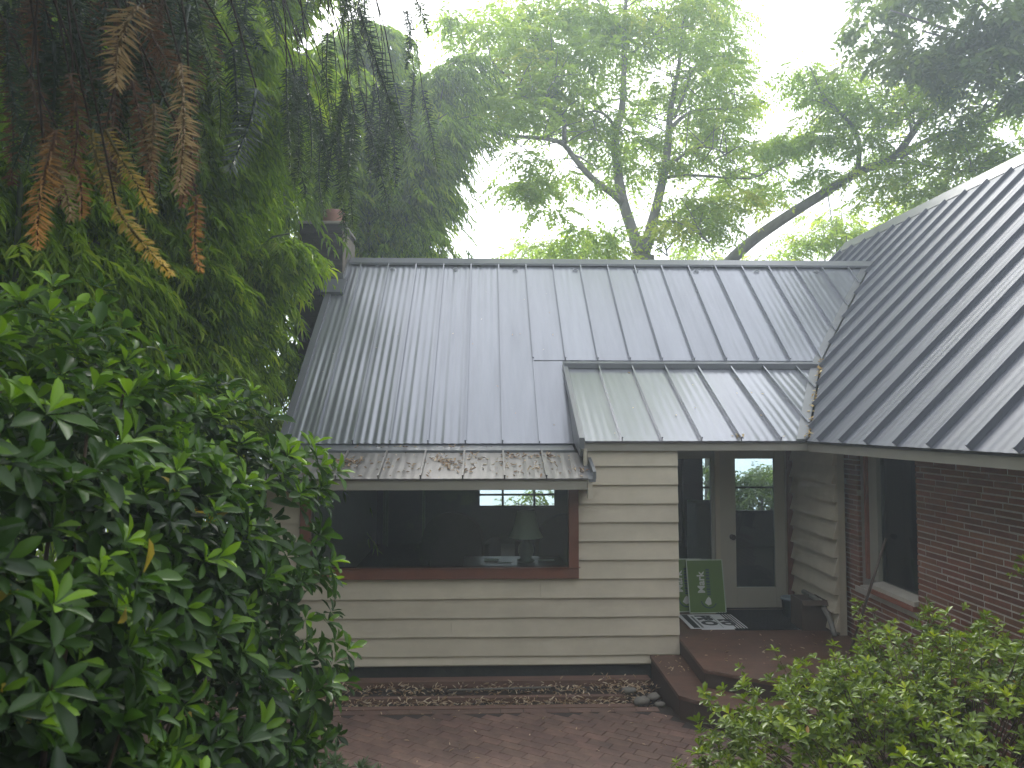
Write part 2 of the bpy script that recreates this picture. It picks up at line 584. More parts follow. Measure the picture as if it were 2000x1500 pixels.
pv_meshes = [brick_mesh(.198, .098, .05, M['paver'], k, j=.0022, c=.0025) for k in range(10)]
ang = math.radians(-33)
ca, sa = math.cos(ang), math.sin(ang)
cand = []
for j in range(-60, 60):
    for i in range(-30, 30):
        u = i * .2 + (j % 2) * .1 + ((j * 37) % 5) * .012
        v = j * .1
        x, y = u * ca - v * sa, 5 + u * sa + v * ca
        if y > 6.83 or x < -3.1 or y < 2.1 or x > 3.3:
            continue
        if x > 1.64 and y > 6.4:
            continue
        cand.append((x, y, ang))
for i in range(-15, 8):
    cand.append((i * .2 + .03, 6.915, 0.0))
cand.sort(key=lambda c: (abs(c[0] - 0.05) > 1.75) * 100 + (c[1] < 5.3) * 10 - c[1])
rest = MB()
for k, (x, y, a) in enumerate(cand):
    me = pv_meshes[k % 10]
    z = random.uniform(-.0012, .001)
    a2 = a + random.uniform(-.012, .012)
    if k < 300:
        o = bpy.data.objects.new('brick', me)
        link(o, patio)
        o.location = (x, y, z)
        o.rotation_euler = (random.uniform(-.005, .005), random.uniform(-.005, .005), a2)
    else:
        mx = Matrix.Translation((x, y, z)) @ Matrix.Rotation(a2, 4, 'Z')
        rest.add([mx @ v.co for v in me.vertices], [tuple(p.vertices) for p in me.polygons])
o = rest.build('brick_paving', M['paver'], patio)
o['kind'] = 'stuff'

# soil bed and edging
bed = MB().add([(-3.2, 6.96, -.055), (1.66, 6.96, -.055), (1.66, 8.2, -.045), (-3.2, 8.2, -.045)], [(0, 1, 2, 3)]).build('soil_bed', M['soil'])
tag(bed, 'narrow strip of dark soil along the foot of the wall', kind='structure')


def timber(y0, y1, z0, z1, x0, x1, label, dz=0.0):
    b = MB()
    n = 8
    for i in range(n):
        xa, xb = x0 + (x1 - x0) * i / n, x0 + (x1 - x0) * (i + 1) / n
        za, zb = dz * i / n, dz * (i + 1) / n
        b.hexa([(xa, y0, z0 + za), (xb, y0, z0 + zb), (xb, y1, z0 + zb), (xa, y1, z0 + za),
                (xa, y0, z1 + za), (xb, y0, z1 + zb), (xb, y1, z1 + zb), (xa, y1, z1 + za)])
    o = b.build('edging_timber', M['timber'])
    tag(o, label, 'timber', 'timbers edging the soil bed')
    return o


timber(6.985, 7.06, -.08, -.002, -3.1, 1.36, 'long reddish edging timber between the brick patio and the leaf litter')
timber(7.26, 7.32, -.08, -.005, -3.1, 1.30, 'thin dark timber half buried in leaf litter, middle of the bed')
timber(7.66, 7.80, -.08, .012, -3.1, 1.62, 'dark plank lying right under the siding wall')
pip = MB().tube([(-.35, 7.42, .012), (.62, 7.47, .012)], .009, 6).build('rod', M['stone'])
tag(pip, 'thin pale rod lying on the leaf litter', 'rod')


def stone(x, y, z, r, seed, label):
    rr = random.Random(seed)
    vs, fs = [], []
    n, m_ = 10, 6
    ph = [rr.uniform(0, 6) for _ in range(4)]
    for j in range(m_ + 1):
        th = math.pi * j / m_
        for i in range(n):
            a = 2 * math.pi * i / n
            q = 1 + .14 * math.sin(2 * a + ph[0]) + .1 * math.sin(3 * a + th * 2 + ph[1]) + .08 * math.sin(5 * th + ph[2])
            vs.append((x + r * q * 1.15 * math.sin(th) * math.cos(a), y + r * q * math.sin(th) * math.sin(a), z + r * .6 * q * math.cos(th)))
    for j in range(m_):
        for i in range(n):
            i2 = (i + 1) % n
            fs.append((j * n + i, (j + 1) * n + i, (j + 1) * n + i2, j * n + i2))
    o = MB().add(vs, fs).build('stone', M['stone'], smooth=True)
    tag(o, label, 'stone', 'rounded stones at the end of the soil bed')


stone(1.40, 7.03, .03, .062, 1, 'rounded pale stone at the end of the front edging timber')
stone(1.53, 7.13, .03, .058, 2, 'grey stone touching the lower step, beside the pale stone')
stone(1.34, 7.30, .03, .055, 3, 'dark stone at the end of the middle timber, under dry leaves')
stone(1.56, 6.99, .01, .04, 4, 'small stone nearest the patio beside the step')

# ------------------------------------------------------------------ HOUSE
house = empty('house', (0, 8, 0), 'low cream sided house with a dark standing seam metal roof and a brick wing', 'house')


def hp(o):
    """parent to the house while keeping world coordinates"""
    o.parent = house
    o.matrix_parent_inverse = Matrix.Translation((0, -8, 0))
    return o


def hbuild(b, name, m, parent=None, smooth=False, bevel=0.0, label=None):
    o = b.build(name, m, parent, smooth, bevel)
    if parent is None:
        hp(o)
    if label:
        o['label'] = label
    return o


# --- siding wall
WY = 7.85
wall = hbuild(MB().box(-2.18, -1.85, WY, WY + .14, .1, 2.06).box(.9, 1.93, WY, WY + .14, .1, 2.06).box(1.03, 1.93, WY, WY + .14, 2.06, 2.32)
              .box(-1.85, .9, WY, WY + .14, .1, 1.0).box(-1.85, .9, WY, WY + .14, 2.0, 2.06)
              .box(1.86, 1.93, WY + .14, 9.1, .2, 2.3), 'siding_wall', M['cream'], label='cream lap siding wall under the window')
bot = [.119, .206] + [.206 + .189 * k for k in range(1, 13)]


def plank(x0, x1, z0, z1, seed, y=WY):
    r = random.Random(seed)
    n = max(2, int((x1 - x0) / .35))
    b = MB()
    dz = [r.uniform(-.0022, .0022) for _ in range(n + 1)]
    dy = [r.uniform(-.002, .002) for _ in range(n + 1)]
    for i in range(n):
        xa, xb = x0 + (x1 - x0) * i / n, x0 + (x1 - x0) * (i + 1) / n
        b.hexa([(xa, y - .030 + dy[i], z0 + dz[i]), (xb, y - .030 + dy[i + 1], z0 + dz[i + 1]), (xb, y + .001, z0 + dz[i + 1]), (xa, y + .001, z0 + dz[i]),
                (xa, y - .006, z1), (xb, y - .006, z1), (xb, y + .001, z1), (xa, y + .001, z1)])
    return b


for k, z0 in enumerate(bot):
    z1 = bot[k + 1] + .004 if k + 1 < len(bot) else z0 + .19
    if z0 > 2.36:
        break
    z1 = min(z1, 2.33)
    if z0 < .95:
        zt = min(z1, .985)
        jx = {2: -.35, 4: .55, 5: 1.25}.get(k)
        if jx is None:
            plank(-2.2, 1.955, z0, zt, k).build('plank', M['siding'], wall)
        else:
            plank(-2.2, jx - .0015, z0, zt, k).build('plank', M['siding'], wall)
            plank(jx + .0015, 1.955, z0, zt, k + 40).build('plank', M['siding'], wall)
        if z1 > .99:
            plank(.935, 1.955, .985, z1, k).build('plank', M['siding'], wall)
    else:
        plank(.935 if z0 < 1.9 else 1.03, 1.955, z0, z1, k).build('plank', M['siding'], wall)
        if z0 < 1.9:
            plank(-2.2, -1.87, z0, z1, k).build('plank', M['siding'], wall)
hbuild(MB().box(-2.1, 1.0, 8.2, 8.3, 1.95, 2.2), 'upper_wall', M['cream'])
hbuild(MB().box(-2.1, 1.9, WY + .06, WY + .2, -.3, .115), 'foundation', M['concrete_dark'])
# left gable wall
gw = MB().prism([(-2.1, 7.99, -.2), (-2.1, 14.2, -.2), (-2.1, 14.2, 2.3), (-2.1, 11.5, 4.75), (-2.1, 8.4, 2.1), (-2.1, 7.99, 2.1)], (.12, 0, 0))
gwall = hbuild(gw, 'gable_wall', M['cream'])
for k in range(24):
    z0 = .1 + .19 * k
    y1 = 14.2 if z0 < 1.95 else 13.9 - (z0 - 2.2) * 1.18
    y0 = 7.9 if z0 < 1.95 else 8.72 + (z0 - 2.2) * 1.18
    if y1 - y0 < .4:
        break
    MB().hexa([(-2.126, y0, z0), (-2.1, y0, z0), (-2.1, y1, z0), (-2.126, y1, z0),
               (-2.106, y0, z0 + .19), (-2.1, y0, z0 + .19), (-2.1, y1, z0 + .19), (-2.106, y1, z0 + .19)]).build('plank', M['siding'], gwall)

# --- big window
win = hbuild(MB().box(-1.86, .932, 7.79, 7.93, .972, 1.078).box(-1.86, -1.75, 7.79, 7.93, 1.078, 2.05)
             .box(.832, .932, 7.79, 7.93, 1.078, 2.05).box(-1.75, .832, 7.80, 7.93, 1.96, 2.05), 'window', M['redframe'], bevel=.004,
             label='wide picture window with a brick red frame')
MB().box(-1.75, .832, 7.845, 7.857, 1.078, 1.96).build('pane', M['glass'], win)
MB().box(-1.88, .945, 7.775, 7.80, 1.079, 1.084).build('glazing_bead', M['redframe'], win)

# --- pent roof over window, with fascia
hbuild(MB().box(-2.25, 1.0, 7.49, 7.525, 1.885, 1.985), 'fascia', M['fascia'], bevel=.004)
hbuild(MB().box(-2.25, 1.0, 7.525, 7.84, 1.93, 1.945), 'soffit', M['cream'])
hbuild(MB().box(.985, 1.03, 7.47, 7.53, 1.80, 1.985).box(.985, 1.03, 7.53, 7.84, 1.84, 1.985), 'bracket', M['cream'], label='small cream end bracket under the pent roof')


# --- generic standing seam roofing
def seam_panel(parent, u0, u1, lo, hi, P, nrm, seam=True, nu=22, rip=.0011, per=4.6, sd=0, lip=.022, ribh=.044, seam_at=0, mat_=None, buck=1.0, rend=0.0):
    """one roofing sheet between seams u0..u1; P(u, v) gives the roof plane point, lo(u)/hi(u) its ends"""
    r = random.Random(sd)
    nrm = np.array(nrm, float)
    vs, fs = [], []
    ph = r.uniform(0, 6.28)
    a1, a2 = r.uniform(.75, 1.25), r.uniform(.2, .5)
    tilt = r.uniform(-.0012, .0012)
    nv = 9
    for i in range(nu + 1):
        t = i / nu
        u = u0 + (u1 - u0) * t
        env = min(1, 8 * t * (1 - t))
        for k in range(nv):
            s = k / (nv - 1)
            v = lo(u) + (hi(u) - lo(u)) * s
            wob = 1 + .25 * math.sin(3.1 * s + ph * 2)
            h = rip * env * wob * (a1 * math.cos(2 * math.pi * per * t + ph) + a2 * math.cos(2 * math.pi * 2.3 * t + 2 * ph)) + tilt * (t - .5)
            h += buck * .0007 * env * math.sin(4.7 * s + 5 * t + ph) + buck * .0005 * env * math.sin(11 * s + ph * 3)
            vs.append(P(u, v) + nrm * h)
    w_ = nv
    for i in range(nu):
        for k in range(nv - 1):
            a = i * w_ + k
            fs.append((a, a + w_, a + w_ + 1, a + 1))
    base = len(vs)
    for i in range(nu + 1):          # the folded lower lip has its own vertices, so the sheet shades flat
        vs.append(vs[i * w_] + nrm * 0)
        vs.append(vs[i * w_] - nrm * lip)
    for i in range(nu):
        fs.append((base + 2 * i, base + 2 * i + 1, base + 2 * i + 3, base + 2 * i + 2))
    b = MB().add(vs, fs)
    me = b.mesh('roof_panel', mat_ or M['metal'], smooth=False)
    # smooth sheet, sharp lip
    for p in me.polygons:
        p.use_smooth = p.index < nu * (nv - 1)
    o = bpy.data.objects.new('roof_panel', me)
    link(o, parent)
    if seam:
        us = u0 if seam_at == 0 else u1
        A, B = P(us, lo(us)), P(us, max(lo(us) + .02, hi(us) - rend))
        d = P(us + .01, lo(us)) - P(us, lo(us))
        d = d / np.linalg.norm(d)
        hw = .0045
        p = [A - d * hw - nrm * .012, A + d * hw - nrm * .012, B + d * hw - nrm * .012, B - d * hw - nrm * .012]
        q = [x + nrm * (ribh + .012) for x in p]
        rib = MB().hexa(p + q)
        # folded lock along the top of the seam
        p2 = [x + nrm * (ribh - .008) - d * .004 * (1 if i in (0, 3) else -1) for i, x in enumerate([A - d * hw, A + d * hw, B + d * hw, B - d * hw])]
        rib.hexa(p2 + [x + nrm * .011 for x in p2])
        rib.build('seam', mat_ or M['metal'], parent)
    return o


def deck_under(poly, nrm, name, label, th=.10, gap=.028):
    nrm = np.array(nrm, float)
    pts = [np.array(p, float) - nrm * (gap + th) for p in poly]
    return hbuild(MB().prism(pts, nrm * th), name, M['metal_trim'], label=label)


EZ, EY, RY, RZ = 2.312, 8.40, 11.5, 4.975
sl = (RZ - EZ) / (RY - EY)
nm = np.array([0, -sl, 1.0]) / math.hypot(sl, 1)
Pm = lambda u, v: np.array([u, v, EZ + sl * (v - EY)])
XL = -2.2
XE, WZ = 3.26, 2.35          # wing eave x and height, wing slope 1
WRX = 6.8
val_main = lambda y: XE + (EZ + sl * (y - EY) - WZ)     # x of the valley on the main plane at depth y
val_y = lambda x: EY + (x - XE + WZ - EZ) / sl          # its inverse
BRK = 9.57
roof = deck_under([(XL + .03, EY + .03, EZ), (.95, EY + .03, EZ), (.95, BRK, EZ + sl * (BRK - EY)), (val_main(BRK), BRK, EZ + sl * (BRK - EY)),
                   (val_main(RY), RY, RZ), (XL + .03, RY, RZ)], nm, 'roof', 'steep main roof slope with long grey metal sheets')
seams = [.176 + .406 * k for k in range(-5, 15)]
edges = [XL] + seams
for k in range(len(edges)):
    u0 = edges[k]
    u1 = edges[k + 1] if k + 1 < len(edges) else 6.0
    if u0 > 5.9:
        break
    if u0 < .5:
        lo = lambda u: EY
    else:
        lo = lambda u: max(BRK, val_y(u)) if u > val_main(BRK) else BRK
    hi = lambda u: RY - .02
    if u0 > val_main(RY) - .05:
        break
    u1 = min(u1, val_main(RY) - .02)
    seam_panel(roof, u0, u1, lo, hi, Pm, nm, seam=(k > 0), sd=100 + k, rend=.11, rip=.0030 if u0 < .1 else (.0010 if u0 < 2.2 else .0013))
# the sheet left of the porch roof, below the break
seam_panel(roof, .582, .955, lambda u: EY, lambda u: BRK - .015, Pm, nm - np.array([0, 0, 0]), seam=False, sd=140, rip=.0008)
A_, B_ = Pm(.58, EY), Pm(.58, BRK)
MB().hexa([A_ + (-.006, 0, -.01), A_ + (.006, 0, -.01), B_ + (.006, 0, -.01), B_ + (-.006, 0, -.01),
           A_ + nm * .034 + (-.006, 0, 0), A_ + nm * .034 + (.006, 0, 0), B_ + nm * .034 + (.006, 0, 0), B_ + nm * .034 + (-.006, 0, 0)]).build('seam', M['metal'], roof)
# ridge cap
rc = MB()
rc.prism([(0, RY - .16, RZ - .135 + .035), (0, RY - .16, RZ - .105 + .035), (0, RY, RZ + .035), (0, RY + .16, RZ - .105 + .035), (0, RY + .16, RZ - .135 + .035), (0, RY, RZ)], (1, 0, 0))
rc.v = [(-2.03 if abs(v[0]) < .5 else 5.93, v[1], v[2]) for v in rc.v]
rc.build('ridge_cap', M['metal_trim'], roof)
# rake trim, left
A_, B_ = Pm(XL, EY - .03), Pm(XL, RY - .45)
MB().hexa([A_ + (-.05, 0, -.13), A_ + (.03, 0, -.13), B_ + (.03, 0, -.13), B_ + (-.05, 0, -.13),
           A_ + (-.05, 0, .035), A_ + (.03, 0, .035), B_ + (.03, 0, .035), B_ + (-.05, 0, .035)]).build('rake_trim', M['metal_trim'], roof)
# back slope
bs = MB().prism([(XL, RY, RZ), (5.9, RY, RZ), (5.9, 14.9, RZ - sl * 3.4), (XL, 14.9, RZ - sl * 3.4)], (0, -.03, -.12))
hbuild(bs, 'roof', M['metal_trim'], label='rear slope of the main roof')
# apron flashing below the main eave
hbuild(MB().hexa([(-2.25, 8.17, 2.225), (.94, 8.17, 2.225), (.94, 8.47, 2.285), (-2.25, 8.47, 2.285),
                  (-2.25, 8.17, 2.245), (.94, 8.17, 2.245), (.94, 8.47, 2.305), (-2.25, 8.47, 2.305)]), 'apron_flashing', M['metal_trim'])
hbuild(MB().box(-2.25, .94, 8.165, 8.172, 2.19, 2.246), 'drip_edge', M['metal_trim'])

# pent roof
PZ0, PY0, PZ1, PY1 = 1.998, 7.47, 2.222, 8.16
ps = (PZ1 - PZ0) / (PY1 - PY0)
pn = np.array([0, -ps, 1.0]) / math.hypot(ps, 1)
Pp = lambda u, v: np.array([u, v, PZ0 + ps * (v - PY0)])
pent = deck_under([(-2.25, PY0 + .03, PZ0), (1.03, PY0 + .03, PZ0), (1.03, PY1, PZ1), (-2.25, PY1, PZ1)], pn, 'roof',
                  'shallow pent roof over the window littered with tan leaves', th=.03, gap=.02)
pe = [-2.26] + [.176 + .406 * k for k in range(-5, 2)] + [1.0]
for k in range(len(pe) - 1):
    seam_panel(pent, pe[k], pe[k + 1], lambda u: PY0, lambda u: PY1, Pp, pn, seam=(k > 0), sd=200 + k, rip=.0011, lip=.02, ribh=.033, mat_=M['metal_dirty'])
A_, B_ = Pp(1.02, PY0 - .012), Pp(1.02, PY0 + .42)
MB().hexa([A_ + (-.03, 0, -.03), A_ + (.04, 0, -.03), B_ + (.04, 0, -.03), B_ + (-.03, 0, -.03),
           A_ + (-.03, 0, .0), A_ + (.04, 0, .0), B_ + (.04, 0, .0), B_ + (-.03, 0, .0)])\
    .hexa([A_ + (.015, 0, .0), A_ + (.045, 0, .0), B_ + (.045, 0, .0), B_ + (.015, 0, .0),
           A_ + (.015, 0, .07), A_ + (.045, 0, .07), B_ + (.045, 0, .07), B_ + (.015, 0, .07)]).build('rake_trim', M['metal_trim'], pent)

# porch roof (lower pitch, joins the wing)
CZ0, CY0, CZ1, CY1 = 2.352, 7.77, 3.235, 9.44
cs = (CZ1 - CZ0) / (CY1 - CY0)
cn = np.array([0, -cs, 1.0]) / math.hypot(cs, 1)
Pc = lambda u, v: np.array([u, v, CZ0 + cs * (v - CY0)])
vc = lambda y: XE + cs * (y - CY0)
vcy = lambda x: CY0 + (x - XE) / cs
porch = deck_under([(.99, CY0 + .03, CZ0), (XE, CY0 + .03, CZ0), (vc(CY1), CY1, CZ1), (.99, CY1, CZ1)], cn, 'roof',
                   'low pitched porch roof above the glass door', th=.07, gap=.02)
ce = [1.0, 1.374, 1.781, 2.188, 2.596, 3.003, 3.41, 3.82, 4.15]
for k in range(len(ce) - 1):
    lo = lambda u: CY0 if u < XE else max(CY0, vcy(u))
    seam_panel(porch, ce[k], ce[k + 1], lo, lambda u: max(CY1, vcy(u) + .01 if u > XE else 0) if True else 0, Pc, cn, seam=(k > 0), sd=300 + k, rip=.0009 + .0001 * k)
# headwall flashing between break and porch roof
hbuild(MB().hexa([(.95, 9.36, 3.245), (vc(9.40) - .02, 9.36, 3.245), (val_main(BRK) - .02, 9.62, 3.305), (.95, 9.62, 3.305),
                  (.95, 9.36, 3.262), (vc(9.40) - .02, 9.36, 3.262), (val_main(BRK) - .02, 9.62, 3.318), (.95, 9.62, 3.318)])
       .box(.95, vc(9.37) - .03, 9.352, 9.36, 3.20, 3.263), 'headwall_flashing', M['metal_trim'])
# left cheek and rake of the porch roof
ck = MB().prism([(.955, CY0 + .06, CZ0 - .16), (.955, CY0 + .62, CZ0 - .03), (.955, CY1, CZ1 - .02), (.955, CY0 + .06, CZ0 - .02)], (.03, 0, 0))
hbuild(ck, 'cheek', M['metal_trim'])
A_, B_ = Pc(.955, CY0 - .012), Pc(.955, CY1)
hbuild(MB().hexa([A_ + (-.018, 0, -.07), A_ + (.035, 0, -.07), B_ + (.035, 0, -.07), B_ + (-.018, 0, -.07),
                  A_ + (-.018, 0, .04), A_ + (.035, 0, .04), B_ + (.035, 0, .04), B_ + (-.018, 0, .04)]), 'rake_trim', M['metal_trim'])
hbuild(MB().box(.985, 1.02, 7.79, 7.845, 2.0, 2.275), 'corner_board', M['cream'])
# fascia of porch and soffit
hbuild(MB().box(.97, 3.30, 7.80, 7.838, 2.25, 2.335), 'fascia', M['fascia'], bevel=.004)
hbuild(MB().box(1.96, 3.62, 7.86, 9.2, 2.25, 2.27), 'soffit', M['cream'])

# --- wing roof
Pw = lambda u, v: np.array([v, u, WZ + (v - XE)])
wn = np.array([-1, 0, 1]) / math.sqrt(2)


def wlo(y):
    if y < CY0:
        return XE
    if y < 9.45:
        return vc(y) + .045
    if y < RY:
        return max(vc(9.45), val_main(y)) + .045
    return max(XE, val_main(RY) - (y - RY) * sl)


WY0, WY1 = 2.2, 14.2
wroof = deck_under([(XE + .02, CY0, WZ), (XE + .02, WY0, WZ), (WRX, WY0, WZ + WRX - XE), (WRX, WY1, WZ + WRX - XE),
                    (wlo(RY) + .02, WY1, WZ + wlo(RY) - XE), (wlo(RY) + .02, RY, WZ + wlo(RY) - XE), (wlo(9.5) + .02, 9.5, WZ + wlo(9.5) - XE)], wn, 'roof',
                   'big wing roof with close metal seams running up to the right')
y = 7.44 - .47 * 12
k = 0
while y < WY1 - .02:
    y1 = min(y + .47, WY1)
    if y1 > WY0:
        seam_panel(wroof, max(y, WY0), y1, wlo, lambda u: WRX - .02, Pw, wn, seam=(y > WY0), sd=400 + k, rip=.0015, ribh=.048, nu=24, rend=.15, buck=.2, mat_=M['metal_wing'])
    y += .47
    k += 1
MB().hexa([(WRX - .16, WY0, 5.745), (WRX + .16, WY0, 5.745), (WRX + .16, WY1 + .02, 5.745), (WRX - .16, WY1 + .02, 5.745),
           (WRX - .02, WY0, 5.945), (WRX + .02, WY0, 5.945), (WRX + .02, WY1 + .02, 5.945), (WRX - .02, WY1 + .02, 5.945)]).build('ridge_cap', M['metal_trim'], wroof)
hbuild(MB().prism([(WRX, WY0, 5.89), (10.4, WY0, 2.29), (10.4, WY1, 2.29), (WRX, WY1, 5.89)], (-.08, 0, -.08)), 'roof', M['metal_trim'], label='far slope of the wing roof')
A_, B_ = Pw(WY1, 3.4), Pw(WY1, WRX)
MB().hexa([A_ + (0, -.02, -.1), A_ + (0, .03, -.1), B_ + (0, .03, -.1), B_ + (0, -.02, -.1),
           A_ + (0, -.02, .045), A_ + (0, .03, .045), B_ + (0, .03, .045), B_ + (0, -.02, .045)]).build('rake_trim', M['metal_trim'], wroof)
# valley flashing: pale strip with an upstand
vf = MB()
vp = [(XE, CY0 - .01, CZ0)] + [(vc(y), y, CZ0 + cs * (y - CY0)) for y in (8.2, 8.8, 9.3)] + \
     [(val_main(yy), yy, EZ + sl * (yy - EY)) for yy in (9.62, 10.2, 10.8, 11.42)]
for a, b_ in zip(vp[:-1], vp[1:]):
    a, b_ = np.array(a), np.array(b_)
    up = np.array([0, 0, .016])
    wl = np.array([-.10, 0, .004])
    wr = np.array([.035, 0, .035])
    vf.hexa([a + wl, a + wr * .2, b_ + wr * .2, b_ + wl, a + wl + up, a + wr * .2 + up, b_ + wr * .2 + up, b_ + wl + up])
    vf.hexa([a + (.0, 0, 0), a + (.016, 0, 0), b_ + (.016, 0, 0), b_ + (.0, 0, 0), a + (.0, 0, .04), a + (.016, 0, .04), b_ + (.016, 0, .04), b_ + (.0, 0, .04)])
M['valley'] = mat('bright_valley_metal', (0.19, 0.195, 0.205), rough=0.35, metallic=0.4, var=0.1, scale=4)
hbuild(vf, 'valley_flashing', M['valley'], label='pale metal valley flashing holding yellow leaves')
# wing fascia and soffit
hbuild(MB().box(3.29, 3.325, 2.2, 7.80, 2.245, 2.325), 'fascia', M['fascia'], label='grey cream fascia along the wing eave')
hbuild(MB().box(3.325, 3.78, 2.2, 8.1, 2.245, 2.26), 'soffit', M['cream'])

# roof anchors along the ridge
for px in (768, 890, 1006, 1122, 1240, 1357, 1474, 1590):
    x = at(px, 520, 11.35)[0]
    c = Pm(x, 11.28) + nm * .02
    t1, t2 = np.array([1, 0, 0.]), np.array([0, 1, sl]) / math.hypot(1, sl)
    ring = [c + .034 * (math.cos(a) * t1 + math.sin(a) * t2 * .8) for a in np.linspace(0, 2 * math.pi, 13)]
    hbuild(MB().tube(ring, .007, 6), 'roof_anchor', M['anchor'], smooth=True)

# --- chimney
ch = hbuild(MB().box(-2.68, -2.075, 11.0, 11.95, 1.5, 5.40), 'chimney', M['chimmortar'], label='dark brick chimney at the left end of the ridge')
MB().add([(-2.074, 11.02, 4.3), (-2.060, 11.02, 4.3), (-2.060, 11.98, 4.3), (-2.074, 11.98, 4.3),
          (-2.074, 11.02, 5.30), (-2.060, 11.02, 5.30), (-2.060, 11.98, 5.30), (-2.074, 11.98, 5.30)],
         [(0, 3, 2, 1), (4, 5, 6, 7), (0, 1, 5, 4), (1, 2, 6, 5), (2, 3, 7, 6), (3, 0, 4, 7)]).build('stucco_side', M['stucco'], ch)
MB().box(-2.70, -2.05, 10.975, 12.0, 5.385, 5.43).build('cap', M['chimcap'], ch, bevel=.01)
fl = MB()
fl.lathe([(.0, 0), (.155, 0), (.158, .02), (.158, .19), (.145, .205), (.122, .205), (.118, .0)], (-2.235, 11.2, 5.42), 20)
fl.build('flue_tile', M['clay'], ch, smooth=True)
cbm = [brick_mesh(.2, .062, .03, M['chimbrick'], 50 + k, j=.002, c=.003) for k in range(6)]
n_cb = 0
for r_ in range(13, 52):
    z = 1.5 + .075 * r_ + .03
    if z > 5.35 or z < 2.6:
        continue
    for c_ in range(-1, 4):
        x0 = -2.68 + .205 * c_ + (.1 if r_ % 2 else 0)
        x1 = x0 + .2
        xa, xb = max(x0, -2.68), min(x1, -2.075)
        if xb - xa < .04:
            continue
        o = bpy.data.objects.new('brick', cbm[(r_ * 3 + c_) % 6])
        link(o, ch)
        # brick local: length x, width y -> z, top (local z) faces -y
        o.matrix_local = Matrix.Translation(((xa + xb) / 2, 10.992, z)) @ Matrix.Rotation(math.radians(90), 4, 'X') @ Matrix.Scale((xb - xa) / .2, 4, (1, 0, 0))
        n_cb += 1
# step flashing on the chimney and the little cricket on the roof
MB().box(-2.30, -2.05, 10.965, 10.985, 4.60, 4.68).build('flashing', M['metal_trim'], ch)
fs_ = MB()
for k in range(7):
    yy = 11.0 + k * .075
    zz = EZ + sl * (yy - EY)
    fs_.box(-2.061, -2.052, yy, yy + .075, zz - .05, zz + .12)
fs_.build('step_flashing', M['valley'], ch)
cq = [Pm(-2.30, 10.72), Pm(-2.0, 10.72), Pm(-2.0, 11.0), Pm(-2.30, 11.0)]
MB().prism([p + nm * .01 for p in cq], nm * .05).build('cricket', M['metal_trim'], ch)

# --- recessed entry
AY = 9.03
entry = hbuild(MB().box(2.69, 2.745, AY - .02, AY + .1, .36, 2.3).box(3.535, 3.62, AY - .02, AY + .1, .36, 2.3).box(2.745, 3.535, AY - .02, AY + .1, 2.255, 2.3)
               .box(1.93, 2.69, AY, AY + .1, .3, .86), 'door_frame', M['cream'], bevel=.003)
door = hbuild(MB().box(2.75, 2.94, AY + .01, AY + .06, .37, 2.25).box(3.405, 3.53, AY + .01, AY + .06, .37, 2.25)
              .box(2.94, 3.405, AY + .01, AY + .06, .37, .605).box(2.94, 3.405, AY + .01, AY + .06, 2.11, 2.25), 'door', M['door'], bevel=.004,
              label='cream glazed door with one tall pane')
MB().box(2.94, 3.405, AY + .032, AY + .04, .605, 2.11).build('pane', M['glass'], door)
kn = MB()
kc = at(1430, 1048.6, AY)
kp = [(.0, 0), (.03, .0), (.03, .008), (.012, .012), (.012, .035), (.028, .045), (.033, .06), (.026, .075), (0, .08)]
kv, kf = [], []
for i, (r_, d_) in enumerate(kp):
    for q in range(14):
        a = 2 * math.pi * q / 14
        kv.append((kc[0] + r_ * math.cos(a), AY + .01 - d_, kc[2] + r_ * math.sin(a)))
for i in range(len(kp) - 1):
    for q in range(14):
        kf.append((i * 14 + q, i * 14 + (q + 1) % 14, (i + 1) * 14 + (q + 1) % 14, (i + 1) * 14 + q))
kn.add(kv, kf).build('knob', M['brass'], door, smooth=True)
sl_w = hbuild(MB().box(1.94, 2.69, AY + .005, AY + .07, .86, .915).box(2.65, 2.69, AY + .005, AY + .07, .915, 2.2).box(1.94, 2.69, AY + .005, AY + .07, 2.112, 2.25), 'window', M['frame_grey'],
              label='tall sidelight window left of the glazed door')
MB().box(1.95, 2.65, AY + .03, AY + .038, .915, 2.112).build('pane', M['glass'], sl_w)
hbuild(MB().box(3.535, 3.60, AY - .05, AY - .022, .36, 2.25), 'corner_trim', M['redframe'], label='dark brown vertical trim right of the door')
# right side wall of the recess, lap siding seen edge on
rw = hbuild(MB().box(3.62, 3.70, 7.88, AY + .05, .2, 2.3), 'siding_wall', M['cream'], label='narrow lap sided return wall right of the door')
for k, z0 in enumerate(bot):
    if z0 < .3 or z0 > 2.2:
        continue
    z1 = min(z0 + .193, 2.28)
    MB().hexa([(3.560, 7.86, z0), (3.62, 7.86, z0), (3.62, AY - .055, z0), (3.560, AY - .055, z0),
               (3.612, 7.86, z1), (3.62, 7.86, z1), (3.62, AY - .055, z1), (3.612, AY - .055, z1)]).build('plank', M['siding'], rw)
# downspout elbow at the foot of the return wall
M['pipe'] = mat('dull_drain_pipe', (0.20, 0.19, 0.17), rough=0.6)
dsp = MB().tube([(3.53, 8.55, .66), (3.535, 8.3, .655), (3.54, 8.1, .62), (3.545, 7.95, .53), (3.55, 7.86, .40), (3.55, 7.84, .365)], .027, 10)
hbuild(dsp, 'downspout', M['pipe'], smooth=True, label='curved dull grey drain elbow at the foot of the return wall')

